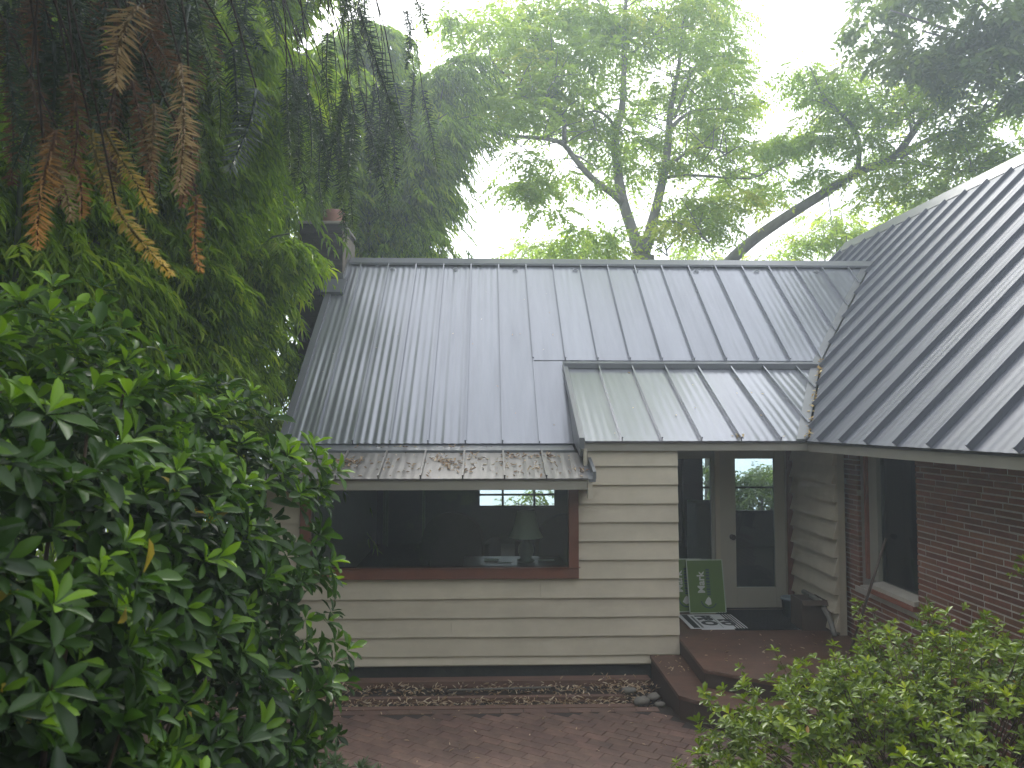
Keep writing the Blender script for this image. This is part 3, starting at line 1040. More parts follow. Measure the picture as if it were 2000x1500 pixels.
# --- brick wing wall with window
BX = 3.75
OY0, OY1, OZ0, OZ1 = 6.64, 7.69, .99, 2.25
bw = hbuild(MB().box(BX + .003, BX + .2, 2.2, OY0 - .012, -.1, 2.25).box(BX + .003, BX + .2, OY1 + .012, 8.0, -.1, 2.25)
            .box(BX + .003, BX + .2, OY0 - .012, OY1 + .012, -.1, OZ0 - .08), 'brick_wall', M['mortar'], label='long thin red brown bricks with pale mortar on the wing')
blist = []
CH = .0508
for r_ in range(0, 45):
    z = .05 + r_ * CH
    off = ((r_ * 0.37) % 1) * .305 if r_ % 2 else .15 * ((r_ // 2) % 2)
    for c_ in range(-1, 20):
        y0 = 2.25 + c_ * .305 + off
        y1 = y0 + .294
        segs = [(y0, y1)]
        if OZ0 - .09 < z < OZ1:
            new = []
            for a, b_ in segs:
                if b_ < OY0 or a > OY1:
                    new.append((a, b_))
                else:
                    if a < OY0 - .03:
                        new.append((a, OY0))
                    if b_ > OY1 + .03:
                        new.append((OY1, b_))
            segs = new
        for a, b_ in segs:
            a, b_ = max(a, 2.22), min(b_, 7.98)
            if b_ - a > .03 and z < 2.22:
                blist.append((a, b_, z))
blist.sort(key=lambda b: -(1 if (b[2] > .75 and b[1] > 4.6) else 0) * 10 - b[2] * .5 - b[1] * .1)
bmm = [brick_mesh(.294, .0395, .03, M['brick'], 80 + k, j=.0018, c=.0025) for k in range(10)]
rest = MB()
MX = Matrix(((0, 0, -1, 0), (1, 0, 0, 0), (0, 1, 0, 0), (0, 0, 0, 1)))   # length->y, width->z, top->-x
for k, (a, b_, z) in enumerate(blist):
    mx = Matrix.Translation((BX + random.uniform(-.002, .002), (a + b_) / 2, z)) @ MX @ Matrix.Scale((b_ - a) / .294, 4, (1, 0, 0))
    me = bmm[(k * 7) % 10]
    if k < 290:
        o = bpy.data.objects.new('brick', me)
        link(o, bw)
        o.matrix_local = mx
    else:
        rest.add([mx @ v.co for v in me.vertices], [tuple(p.vertices) for p in me.polygons])
o = rest.build('brickwork', M['brick'], bw)
o['kind'] = 'stuff'
ww = hbuild(MB().box(BX + .09, BX + .16, OY1 - .02, OY1 + .012, OZ0, OZ1).box(BX + .03, BX + .09, OY1 - .10, OY1 - .06, OZ0, OZ1), 'window', M['redtrim'],
            label='narrow dark window set into the brick wing')
MB().box(BX + .06, BX + .13, OY1 - .26, OY1 - .10, OZ0, OZ1).build('frame', M['frame_grey'], ww)
MB().box(BX + .06, BX + .13, OY0, OY0 + .05, OZ0, OZ1).build('frame', M['frame_grey'], ww)
MB().box(BX + .10, BX + .108, OY0 + .05, OY1 - .26, OZ0, OZ1).build('pane', M['glass'], ww)
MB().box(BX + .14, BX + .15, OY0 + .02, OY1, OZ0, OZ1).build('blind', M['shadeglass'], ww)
MB().hexa([(BX - .035, OY0 + .002, OZ0 - .05), (BX + .1, OY0 + .002, OZ0 - .02), (BX + .1, OY1 - .26, OZ0 - .02), (BX - .035, OY1 - .26, OZ0 - .05),
           (BX - .035, OY0 + .002, OZ0 - .012), (BX + .1, OY0 + .002, OZ0 + .01), (BX + .1, OY1 - .26, OZ0 + .01), (BX - .035, OY1 - .26, OZ0 - .012)]).build('sill', M['sill'], ww)
MB().box(BX - .05, BX + .0, OY0 + .002, OY1 - .27, OZ0 - .095, OZ0 - .052).build('sill_nosing', M['redtrim'], ww)
MB().box(BX - .012, BX + .05, OY0 - .02, OY1 + .08, OZ0 - .155, OZ0 - .098).build('sill_ledge', M['mortar'], ww)

# --- body of the house behind
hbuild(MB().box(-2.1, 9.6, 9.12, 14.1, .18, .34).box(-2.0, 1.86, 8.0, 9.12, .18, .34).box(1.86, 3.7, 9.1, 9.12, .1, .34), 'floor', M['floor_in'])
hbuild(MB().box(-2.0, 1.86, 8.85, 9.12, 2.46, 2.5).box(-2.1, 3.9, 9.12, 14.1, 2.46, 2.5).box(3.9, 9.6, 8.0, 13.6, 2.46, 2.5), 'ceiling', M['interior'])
bwz = MB()
bwz.box(-2.1, -.12, 14.1, 14.25, -.1, 2.5).box(1.25, 3.84, 14.1, 14.25, -.1, 2.5).box(3.5, 3.72, 13.6, 13.75, -.1, 2.5).box(-.12, 1.25, 14.1, 14.25, -.1, .98).box(-.12, 1.25, 14.1, 14.25, 2.05, 2.5)
bwz.box(3.72, 3.84, 13.6, 13.75, -.1, 2.5).box(5.3, 9.7, 13.6, 13.75, -.1, 2.5).box(3.84, 5.3, 13.6, 13.75, -.1, .93).box(3.84, 5.3, 13.6, 13.75, 2.1, 2.5)
bwz.prism([(3.3, 13.6, 2.5), (9.9, 13.6, 2.5), (WRX, 13.6, 5.75)], (0, .15, 0))
hbuild(bwz, 'rear_wall', M['interior'])
bwin = hbuild(MB().box(-.12, 1.25, 14.15, 14.2, .98, 1.02).box(.28, .32, 14.15, 14.2, 1.02, 2.05).box(.86, .9, 14.15, 14.2, 1.02, 2.05).box(-.12, 1.25, 14.15, 14.2, 1.2, 1.235), 'window', M['interior'], label='bright rear window seen through the dark room')
hbuild(MB().box(3.84, 5.3, 13.65, 13.7, .93, .97).box(4.2, 4.26, 13.65, 13.7, .97, 2.1).box(3.84, 5.3, 13.65, 13.7, 1.365, 1.395), 'window', M['interior'], label='bright rear window seen through the glazed door')
hbuild(MB().box(9.5, 9.7, 2.2, 13.75, -.1, 2.6).box(3.95, 9.7, 2.2, 2.35, -.1, 2.5).prism([(3.3, 2.2, 2.5), (9.9, 2.2, 2.5), (WRX, 2.2, 5.75)], (0, .15, 0))
       .box(3.95, 4.05, 2.35, 8.9, .3, 2.5), 'wing_wall', M['interior'])

# ------------------------------------------------------------------ wooden deck steps
deck = empty('deck', (2.6, 7.5, 0), 'reddish brown two level wooden entry deck with an angled front corner', 'deck')


def dk(b, name, m, label=None):
    o = b.build(name, m, deck, bevel=.004)
    o.matrix_parent_inverse = Matrix.Translation((-2.6, -7.5, 0))
    if label:
        o['label'] = label
    return o


up_poly = [(1.957, 9.02), (1.957, 7.83), (1.925, 6.86), (2.40, 6.52), (3.7, 6.52), (3.72, 9.02)]
lo_poly = [(1.648, 7.82), (1.652, 6.68), (1.75, 6.575), (2.10, 6.30), (3.5, 6.1), (3.5, 7.82)]


def slab(poly, z0, z1, over):
    c = np.mean(np.array(poly), axis=0)
    top = [(*p, z1 - .035) for p in poly]
    body = [(p[0] + (c[0] - p[0]) * over, p[1] + (c[1] - p[1]) * over, z0) for p in poly]
    return MB().prism(body, (0, 0, z1 - .036 - z0)), MB().prism(top, (0, 0, .035))


b1, t1 = slab(up_poly, -.05, .36, .012)
dk(b1, 'riser', M['deckface'])
dk(t1, 'platform', M['deck'], 'upper deck platform in front of the door')
b1, t1 = slab(lo_poly, -.06, .20, .012)
dk(b1, 'riser', M['deckface'])
dk(t1, 'step', M['deck'], 'lower deck step beside the soil bed')

# ------------------------------------------------------------------ things at the door
mt = MB()
mt.box(2.62, 3.50, 8.10, 8.95, .361, .370)
for k in range(28):
    mt.box(2.64 + k * .0305, 2.655 + k * .0305, 8.12, 8.93, .369, .375)
o = mt.build('doormat', M['rubber'])
tag(o, 'black ribbed doormat on the deck in front of the glazed door', 'doormat')


def text_mesh(body, size, material, parent, mx, depth=.001, squeeze=1.0, name='lettering', bold=0.0):
    cu = bpy.data.curves.new('t', 'FONT')
    cu.body = body
    cu.size = size
    cu.extrude = depth
    cu.offset = bold
    cu.align_x = 'LEFT'
    to = bpy.data.objects.new('t', cu)
    C.objects.link(to)
    bpy.context.view_layer.update()
    dg = bpy.context.evaluated_depsgraph_get()
    me = bpy.data.meshes.new_from_object(to.evaluated_get(dg))
    bpy.data.objects.remove(to)
    me.materials.clear()
    me.materials.append(material)
    o = bpy.data.objects.new(name, me)
    link(o, parent)
    o.matrix_local = mx @ Matrix.Scale(squeeze, 4, (1, 0, 0))
    return o


def green_sign(loc, label, first):
    """yard sign turned on its side: local x right, z up, faces -y"""
    r_ = empty('yard_sign', loc, label, 'sign', 'yard signs left by the door')
    W_, H_ = .43, .60
    MB().box(0, W_, 0, .006, 0, H_).build('board', M['signedge'], r_)
    MB().box(.012, W_ - .012, -.002, .0, .012, H_ - .012).build('print', M['signgreen'], r_)
    # words run upwards
    mx = Matrix.Translation((.195, -.0035, .22)) @ Matrix(((0, -1, 0, 0), (0, 0, -1, 0), (1, 0, 0, 0), (0, 0, 0, 1)))
    text_mesh('Mark', .115, M['inkwhite'], r_, mx, bold=.003)
    # second, illegible dark line: a row of letter-like strokes
    rr = random.Random(3)
    b = MB()
    z = .20
    while z < .50:
        h = rr.uniform(.012, .028)
        b.box(.215 + rr.uniform(0, .01), .262, -.0035, -.002, z, z + h)
        z += h + .010
    b.build('strokes', M['inkblue'], r_)
    # pale winged emblem near the foot with a dark swoosh
    b = MB()
    b.prism([(.185, -.0034, .115), (.225, -.0034, .085), (.262, -.0034, .10), (.258, -.0034, .16), (.235, -.0034, .185), (.21, -.0034, .16)], (0, -.0012, 0))
    b.build('emblem', M['inkwhite'], r_)
    b = MB()
    for k in range(8):
        a0, a1 = math.pi * (1.05 + .1 * k), math.pi * (1.05 + .1 * (k + 1))
        c0 = np.array([.235, -.0034, .15])
        q = lambda a, r: c0 + np.array([r * math.cos(a), 0, r * math.sin(a)])
        b.prism([q(a0, .085), q(a1, .085), q(a1, .098), q(a0, .098)], (0, -.001, 0))
    b.build('swoosh', M['inkblue'], r_)
    r_.rotation_euler = (math.radians(-13), 0, math.radians(1.5))
    return r_


green_sign((2.075, 8.86, .367), 'green yard sign behind, mostly hidden by the front green sign', False)
green_sign((2.315, 8.80, .367), 'green yard sign reading Mark, turned on its side in front of the other green sign', True)


def white_sign(loc, rz, label, lettering):
    r_ = empty('yard_sign', loc, label, 'sign', 'white signs lying on the deck')
    MB().box(0, .615, 0, .58, 0, .005).build('board', M['signwhite'], r_)
    if lettering:
        MB().box(.04, .105, .015, .565, .005, .0062).build('band', M['inkblack'], r_)
        rr = random.Random(5)
        b = MB()
        y_ = .03
        while y_ < .5:
            h = rr.uniform(.012, .022)
            b.box(.125, .150, y_, y_ + h * .35, .005, .0062)
            b.box(.125, .150, y_ + h * .7, y_ + h, .005, .0062)
            b.box(.140, .150, y_, y_ + h, .0052, .0063)
            y_ += h + .010
        b.build('strokes', M['inkblack'], r_)
        rot = Matrix.Rotation(math.radians(-90), 4, 'Z')
        text_mesh('PRO', .215, M['inkblack'], r_, Matrix.Translation((.185, .53, .0055)) @ rot, bold=.012)
        text_mesh('RD', .19, M['inkblack'], r_, Matrix.Translation((.395, .36, .0055)) @ rot, bold=.011)
        MB().box(.352, .356, .02, .56, .005, .006).build('fold', M['inkblack'], r_)
    r_.rotation_euler = (0, 0, rz)
    return r_


white_sign((2.27, 8.135, .362), 0.0, 'plain edge of a second white sign peeking out under the lettered one', False)
white_sign((2.155, 8.15, .369), 0.0, 'white yard sign with thick black letters lying flat on the deck', True)

bk = empty('bucket', (3.42, 8.62, .36), 'small blue grey bucket beside the brown planter in the entry corner', 'bucket')
MB().lathe([(0, 0), (.085, 0), (.11, .20), (.118, .20), (.118, .225), (.104, .225), (.08, .02), (0, .02)], (0, 0, 0), 20).build('body', M['bucket'], bk, smooth=True)
MB().tube([(.112 * math.cos(a), .05 * math.sin(a) - .03, .205 - .07 * math.sin(a)) for a in np.linspace(0, math.pi, 12)], .004, 6).build('handle', M['steel'], bk, smooth=True)
pl = empty('planter_box', (3.46, 8.22, .36), 'open brown box standing on the deck by the return wall', 'box')
pb = MB()
for (x0, x1, y0, y1) in ((-.15, .13, -.15, -.138), (-.15, .13, .138, .15), (-.15, -.138, -.138, .138), (.118, .13, -.138, .138)):
    pb.box(x0, x1, y0, y1, 0, .31)
pb.box(-.138, .118, -.138, .138, 0.002, .02)
pb.build('sides', M['card'], pl)
MB().hexa([(-.15, -.15, .31), (.13, -.15, .31), (.13, -.20, .27), (-.15, -.20, .27), (-.15, -.147, .313), (.13, -.147, .313), (.13, -.198, .273), (-.15, -.198, .273)]).build('flap', M['card'], pl)

s0, s1 = np.array([3.42, 7.25, .36]), np.array([3.735, 7.13, 1.46])
stk = MB().tube([s0, s0 * .5 + s1 * .5 + (0, 0, .004), s1], [.013, .013, .012], 8).build('stake', M['steel'], smooth=True)
tag(stk, 'thin dark rod leaning against the brick wing window', 'stake')

# ------------------------------------------------------------------ room contents
cb = empty('cabinet', (3.17, 11.0, .34), 'pale cabinet standing in the hall behind the sidelight window', 'cabinet')
MB().box(-.17, .17, 0, .5, .06, 1.04).build('body', M['lampshade'], cb, bevel=.01)
MB().box(-.15, .15, -.018, -.001, .10, 1.0).build('door', M['lampshade'], cb, bevel=.004)
MB().box(.10, .115, -.035, -.02, .5, .68).build('handle', M['brass'], cb)
MB().box(-.15, .15, .02, .48, 0, .059).build('plinth', M['table'], cb)
tb = empty('table', (.5, 8.65, .34), 'dark wooden table just inside the wide window', 'table')
MB().box(-.75, .35, -.3, .3, .62, .66).build('table_top', M['table'], tb, bevel=.005)
for sx in (-.7, .3):
    for sy in (-.25, .25):
        MB().box(sx - .025, sx + .025, sy - .025, sy + .025, 0, .62).build('leg', M['table'], tb)
lp = empty('table_lamp', (.44, 8.6, 1.0), 'table lamp with a pale flared shade inside the wide window', 'lamp')
MB().lathe([(0, 0), (.09, 0), (.10, .02), (.06, .04), (.09, .11), (.08, .18), (.03, .24), (.02, .30), (0, .30)], (0, 0, 0), 20).build('base', M['lampbase'], lp, smooth=True)
MB().lathe([(.19, .27), (.150, .345), (.118, .445), (.098, .555), (.094, .555), (.114, .445), (.146, .345), (.185, .272)], (0, 0, 0), 28).build('lamp_shade', M['lampshade'], lp, smooth=True)


def armchair(loc, rz, m, label):
    r_ = empty('armchair', loc, label, 'armchair', 'armchairs in the dark room')
    b = MB()
    b.box(-.35, .35, -.35, .3, .18, .42)
    b.build('seat', m, r_, bevel=.04)
    vs, fs = [], []
    n = 14
    for k in range(n + 1):
        a = math.pi * k / n
        vs += [(-.42 * math.cos(a), .30, .40 + .62 * math.sin(a) ** .6), (-.42 * math.cos(a), .44, .40 + .62 * math.sin(a) ** .6)]
    b = MB().add(vs, [])
    fs = [(2 * k, 2 * k + 2, 2 * k + 3, 2 * k + 1) for k in range(n)]
    fs.append(tuple(range(0, 2 * n + 2, 2)))
    fs.append(tuple(range(2 * n + 1, 0, -2)))
    b.f = fs
    b.build('backrest', m, r_)
    for s_ in (-1, 1):
        MB().box(s_ * .42 - .07, s_ * .42 + .07, -.36, .32, .1, .60).build('armrest', m, r_, bevel=.03)
        for y_ in (-.3, .3):
            MB().box(s_ * .38 - .03, s_ * .38 + .03, y_ - .03, y_ + .03, 0, .1).build('leg', M['table'], r_)
    r_.rotation_euler = (0, 0, rz)
    return r_


armchair((-.35, 10.6, .34), 2.9, M['chair'], 'dark plum armchair with a rounded back in the room')
armchair((.95, 10.4, .34), 3.4, M['chair2'], 'navy armchair with a rounded back behind the lamp')
for i, (px, py, w_, d_) in enumerate(((985, 1093, .15, .05), (1040, 1090, .05, .10), (1068, 1078, .18, .05), (960, 1078, .16, .05))):
    P0 = at(px, py, 8.55)
    x, y_ = P0[0], 8.55 + .05 * i
    o = MB().box(x - w_ / 2, x + w_ / 2, y_ - d_ / 2, y_ + d_ / 2, 1.0005, 1.0035 + .004 * i).build('envelope', M['paper'])
    o.rotation_euler = (0, 0, 0)
    tag(o, ['white envelope near the lamp foot on the table', 'narrow white paper standing out beside the lamp foot', 'long white paper right of the lamp on the table', 'white sheet at the table edge left of the lamp'][i], 'paper', 'papers on the window table')

# ------------------------------------------------------------------ VEGETATION
def leaf_parts(parent, tv, tf, pos, R, L, Wd, tint, material, name='leaf', n_parts=300, stuff_name='foliage', score=None):
    """the n_parts leaves that show largest as objects sharing meshes, the rest one mesh"""
    n = len(pos)
    if score is None:
        d = pos - CO
        dist = np.linalg.norm(d, axis=1)
        fx = (d @ CR) / (d @ CF)
        fy = (d @ CU) / (d @ CF)
        inside = (np.abs(fx + 0) < .68) & (np.abs(fy) < .52) & ((d @ CF) > .3)
        score = L / dist * inside
    order = np.argsort(-score)
    sel, oth = order[:n_parts], order[n_parts:]
    bins = 12
    meshes = {}
    for i in sel:
        b = min(bins - 1, int(tint[i] * bins))
        if b not in meshes:
            meshes[b] = np_mesh(name, tv, tf, material, np.full(len(tv), (b + .5) / bins))
        o = bpy.data.objects.new(name, meshes[b])
        link(o, parent)
        mx = np.eye(4)
        mx[:3, :3] = R[i] * np.array([Wd[i], L[i], L[i]])
        mx[:3, 3] = pos[i]
        o.matrix_local = Matrix(mx.tolist())
    V, Fa = instance(tv, tf, pos[oth], R[oth], Wd[oth], L[oth])
    o = bpy.data.objects.new(stuff_name, np_mesh(stuff_name, V, Fa, material, np.repeat(tint[oth], len(tv))))
    link(o, parent)
    o['kind'] = 'stuff'
    return o


def whorls(c, a, k, length, r, young=.5, spread=(8, 58), droop=.0):
    """leaf rosettes: centres c, axes a, k leaves each"""
    n = len(c)
    a = unit(a)
    ref = unit(np.cross(a, np.array([.3, .2, 1.0])))
    bt = np.cross(a, ref)
    wl_ = r.uniform(.68, 1.22, n)
    ph0 = r.uniform(0, 6.28, n)
    P, D, Nn, L, T = [], [], [], [], []
    for j in range(k):
        ph = ph0 + j * 2.4 + r.normal(0, .15, n)
        f = j / (k - 1)
        el = np.radians(spread[0] + (spread[1] - spread[0]) * f + r.normal(0, 9, n))
        rad = np.cos(ph)[:, None] * ref + np.sin(ph)[:, None] * bt
        d = np.cos(el)[:, None] * rad + np.sin(el)[:, None] * a
        d = d + np.array([0, 0, -droop]) * (1 - f)
        nn = -np.sin(el)[:, None] * rad + np.cos(el)[:, None] * a
        P.append(c + a * (f * .12 * length))
        D.append(d)
        Nn.append(nn + r.normal(0, .18, (n, 3)))
        L.append(length * wl_ * (1.05 - .35 * f) * r.uniform(.75, 1.2, n) * np.where(r.random(n) < .1, .02, 1))
        T.append(np.clip(young * (.35 + .65 * f) + r.normal(0, .09, n), 0, 1))
    T = np.minimum(np.concatenate(T), .92)
    T[r.random(len(T)) < .0025] = 1.0        # a few yellowed old leaves
    return np.concatenate(P), frames(np.concatenate(D), np.concatenate(Nn)), np.concatenate(L), T


def shell_points(ells, n, r, zmin=.05, depth=(.8, 1.02)):
    """points near the outer skin of a union of ellipsoids, with outward directions"""
    C_, D_ = [], []
    vol = np.array([e[1][0] * e[1][1] + e[1][1] * e[1][2] + e[1][0] * e[1][2] for e in ells], float)
    cnt = (vol / vol.sum() * n).astype(int)
    for (c, rr), m_ in zip(ells, cnt):
        d = rand_unit(m_, r)
        s = r.uniform(depth[0], depth[1], m_)[:, None]
        lump = 1 + .10 * np.sin(d[:, :1] * 7 + c[0] * 3) * np.sin(d[:, 2:] * 6 + c[1]) + .06 * np.sin(d[:, 1:2] * 13)
        p = np.array(c) + d * np.array(rr) * s * lump
        o = unit(d / np.array(rr))
        keep = p[:, 2] > zmin
        for (c2, r2) in ells:
            if c2 == c:
                continue
            q = (((p - np.array(c2)) / np.array(r2)) ** 2).sum(1)
            keep &= q > (.72 if depth[0] > .3 else -1)
        C_.append(p[keep])
        D_.append(o[keep])
    return np.concatenate(C_), np.concatenate(D_)


def branches(name, base, tips, material, parent, r0=.03, r1=.006, seed=0, sag=.1, seg=6):
    r = random.Random(seed)
    b = MB()
    for t in tips:
        t = np.array(t, float)
        base_ = np.array(base, float) + np.array([r.uniform(-.12, .12), r.uniform(-.12, .12), 0])
        mid = base_ * .5 + t * .5 + np.array([r.uniform(-.15, .15), r.uniform(-.15, .15), sag + r.uniform(-.1, .15)])
        q = base_ * .25 + mid * .75
        b.tube([base_, base_ * .55 + mid * .45 + (0, 0, .05), q, mid * .5 + t * .5, t], [r0, r0 * .8, r0 * .55, r1 * 1.6, r1], seg)
    return b.build(name, material, parent, smooth=True)


# ---- rhododendron, left foreground
R1 = np.random.default_rng(11)
rh = empty('rhododendron', (-1.9, 3.2, 0), 'huge leafy rhododendron with big glossy whorled leaves left of the patio', 'shrub')
RH = [((-2.0, 2.3, 1.45), (.98, .95, 1.58)), ((-1.80, 3.25, 1.40), (.90, .95, 1.58)), ((-1.63, 4.1, 1.58), (.84, .78, 1.22)), ((-1.58, 4.2, .6), (.72, .7, .76)),
      ((-1.45, 1.75, .55), (.55, .5, .75)), ((-2.5, 3.6, 2.0), (.8, .8, 1.15)), ((-2.3, .5, 1.25), (1.1, 1.15, 1.75))]  # last lobe: unseen, added beside the viewer to block light on the bush
c, a = shell_points(RH, 6000, R1, zmin=.12, depth=(.84, 1.03))
vis = ((c - CO) * a).sum(1) < 1.1
c, a = c[vis], a[vis]
ax = unit(a * .8 + np.array([0, 0, .55]) + R1.normal(0, .22, a.shape))
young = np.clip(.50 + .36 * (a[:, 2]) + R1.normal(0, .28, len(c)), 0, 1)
PARTS = []
PARTS.append((c, ax, young, 9, .130))
inner, ia = shell_points(RH, 2600, R1, zmin=.1, depth=(.42, .84))
PARTS.append((inner, unit(ia + R1.normal(0, .4, ia.shape)), np.full(len(inner), .1), 7, .15))  # inner leaves tinted dark, the bush's inner shade put into their colour
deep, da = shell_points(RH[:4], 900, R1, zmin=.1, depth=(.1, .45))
PARTS.append((deep, unit(da + R1.normal(0, .6, da.shape)), np.full(len(deep), .05), 6, .17))  # deepest leaves darker still, shade put into the colour
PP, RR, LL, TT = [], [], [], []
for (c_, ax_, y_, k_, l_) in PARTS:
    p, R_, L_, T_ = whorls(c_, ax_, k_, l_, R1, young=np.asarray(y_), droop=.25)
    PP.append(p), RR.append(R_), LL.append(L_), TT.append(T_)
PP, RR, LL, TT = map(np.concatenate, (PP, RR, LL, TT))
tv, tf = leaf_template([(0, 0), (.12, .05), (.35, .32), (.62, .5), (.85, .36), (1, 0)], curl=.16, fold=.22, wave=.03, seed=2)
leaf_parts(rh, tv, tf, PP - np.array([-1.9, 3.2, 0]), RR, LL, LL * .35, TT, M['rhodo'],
           score=(LL / np.linalg.norm(PP - CO, axis=1)) * ((np.abs(((PP - CO) @ CR) / ((PP - CO) @ CF)) < .64) & (np.abs(((PP - CO) @ CU) / ((PP - CO) @ CF)) < .48)))
tips = c[R1.choice(len(c), 60)] - np.array([-1.9, 3.2, 0])
branches('stem', (0, 0, 0), tips * .97, M['stem'], rh, r0=.028, r1=.005, seed=3)

# ---- azalea, lower right
R2 = np.random.default_rng(12)
az = empty('azalea', (2.5, 4.2, 0), 'twiggy azalea bush with small yellow green leaves below the brick wing', 'shrub')
AZ = [((2.9, 4.0, .45), (1.0, .9, .92)), ((2.05, 4.35, .35), (.8, .7, .80)), ((1.65, 4.35, .2), (.58, .6, .62)), ((2.2, 3.4, .25), (.9, .6, .72)), ((2.75, 4.75, .55), (.7, .5, .75))]
c, a = shell_points(AZ, 8200, R2, zmin=.05, depth=(.70, 1.05))
up_ = unit(a * .6 + np.array([0, 0, .8]) + R2.normal(0, .25, a.shape))
# little shoots: a few rosettes up each twig
cc, aa = [c], [up_]
tall = R2.choice(len(c), 300, replace=False)
for k in range(1, 4):
    cc.append(c[tall] + up_[tall] * (.055 * k))
    aa.append(unit(up_[tall] + R2.normal(0, .15, (len(tall), 3))))
c2, a2 = np.concatenate(cc), np.concatenate(aa)
y2 = np.clip(.45 + .3 * a2[:, 2] * 0 + R2.normal(0, .24, len(c2)), 0, 1)
p, R_, L_, T_ = whorls(c2, a2, 8, .060, R2, young=y2, spread=(5, 55))
tv, tf = leaf_template([(0, 0), (.35, .36), (.68, .5), (1, 0)], curl=.12, fold=.25)
O_ = np.array([2.5, 4.2, 0])
sc = (L_ / np.linalg.norm(p - CO, axis=1)) * ((np.abs(((p - CO) @ CR) / ((p - CO) @ CF)) < .62) & (np.abs(((p - CO) @ CU) / ((p - CO) @ CF)) < .48))
leaf_parts(az, tv, tf, p - O_, R_, L_, L_ * .40, T_, M['azalea'], score=sc)
tw = np.concatenate([c[tall] + up_[tall] * .16, c[R2.choice(len(c), 60)]]) - O_
branches('stem', (0, 0, 0), tw, M['stem'], az, r0=.010, r1=.002, seed=5, sag=-.05, seg=5)
# upper sprays that stick out at the right edge of the frame
R2b = np.random.default_rng(15)
ar = empty('azalea', (3.35, 4.55, 0), 'single azalea shoot reaching up at the right edge before the bricks', 'shrub')
tp = [np.array([3.32, 4.72, 1.60]), np.array([3.38, 4.70, 1.66]), np.array([3.40, 4.62, 1.58])]
c3 = np.concatenate([t + R2b.normal(0, .03, (7, 3)) for t in tp])
p, R_, L_, T_ = whorls(c3, unit(R2b.normal(0, .5, (len(c3), 3)) + (0, 0, 1)), 7, .05, R2b, young=np.full(len(c3), .7))
leaf_parts(ar, tv, tf, p - np.array([3.35, 4.55, 0]), R_, L_, L_ * .36, T_, M['azalea'], n_parts=40)
branches('stem', (0, 0, 0), [t - np.array([3.35, 4.55, 0]) for t in tp], M['stem'], ar, r0=.01, r1=.003, seed=6)

# ---- low grey green sprigs at the bottom edge
R3 = np.random.default_rng(13)
for i, (x, y_, nn, lab) in enumerate(((-1.15, 5.45, 26, 'grey green narrow leaved plant at the patio edge under the big shrub'),
                                      (-.80, 5.32, 9, 'lone sprig of narrow grey green leaves growing on the patio'))):
    e = empty('lavender_plant', (x, y_, 0), lab, 'plant', 'narrow leaved plants at the patio edge')
    cx = R3.normal(0, .13 if i == 0 else .05, (nn, 3)) * np.array([1.3, 1, 0]) + np.array([0, 0, .08])
    cx[:, 2] += R3.uniform(.0, .12, nn)
    p, R_, L_, T_ = whorls(cx, unit(R3.normal(0, .3, (nn, 3)) + (0, 0, 1)), 12, .085, R3, young=np.full(nn, .6), spread=(0, 80))
    tv3, tf3 = leaf_template([(0, 0), (.4, .5), (.75, .4), (1, 0)], curl=.1, fold=.2)
    leaf_parts(e, tv3, tf3, p, R_, L_, L_ * .16, T_, M['sprig'], n_parts=100)
    branches('stem', (0, 0, 0), cx, M['stem'], e, r0=.006, r1=.002, seed=i, sag=0, seg=5)


# ---- bamboo
def bamboo_sprays(p, t, m_, twig, leaf, r, young):
    """sprays: origin p, twig direction t; m_ leaves each hanging off alternately"""
    n = len(p)
    t = unit(t)
    P, D, Nn, T = [], [], [], []
    side = unit(np.cross(t, np.array([0, 0, 1.0]) + r.normal(0, .2, (n, 3))))
    for j in range(m_):
        f = j / (m_ - 1)
        s = 1 if j % 2 else -1
        q = p + t * (twig * f)[:, None] + np.array([0, 0, -1]) * (.22 * twig * f * f)[:, None]
        d = t * .75 + side * s * (.75 - .35 * f) + np.array([0, 0, -.45]) + r.normal(0, .16, (n, 3))
        P.append(q)
        D.append(d)
        Nn.append(np.array([0, 0, 1.0]) + r.normal(0, .45, (n, 3)))
        T.append(np.clip(young + r.normal(0, .13, n), 0, 1))
    L = np.tile(leaf, m_) * r.uniform(.7, 1.25, n * m_)
    return np.concatenate(P), frames(np.concatenate(D), np.concatenate(Nn)), L, np.concatenate(T)


bam_tv, bam_tf = leaf_template([(0, 0), (.25, .5), (.6, .36), (1, 0)], curl=.14, fold=.25)


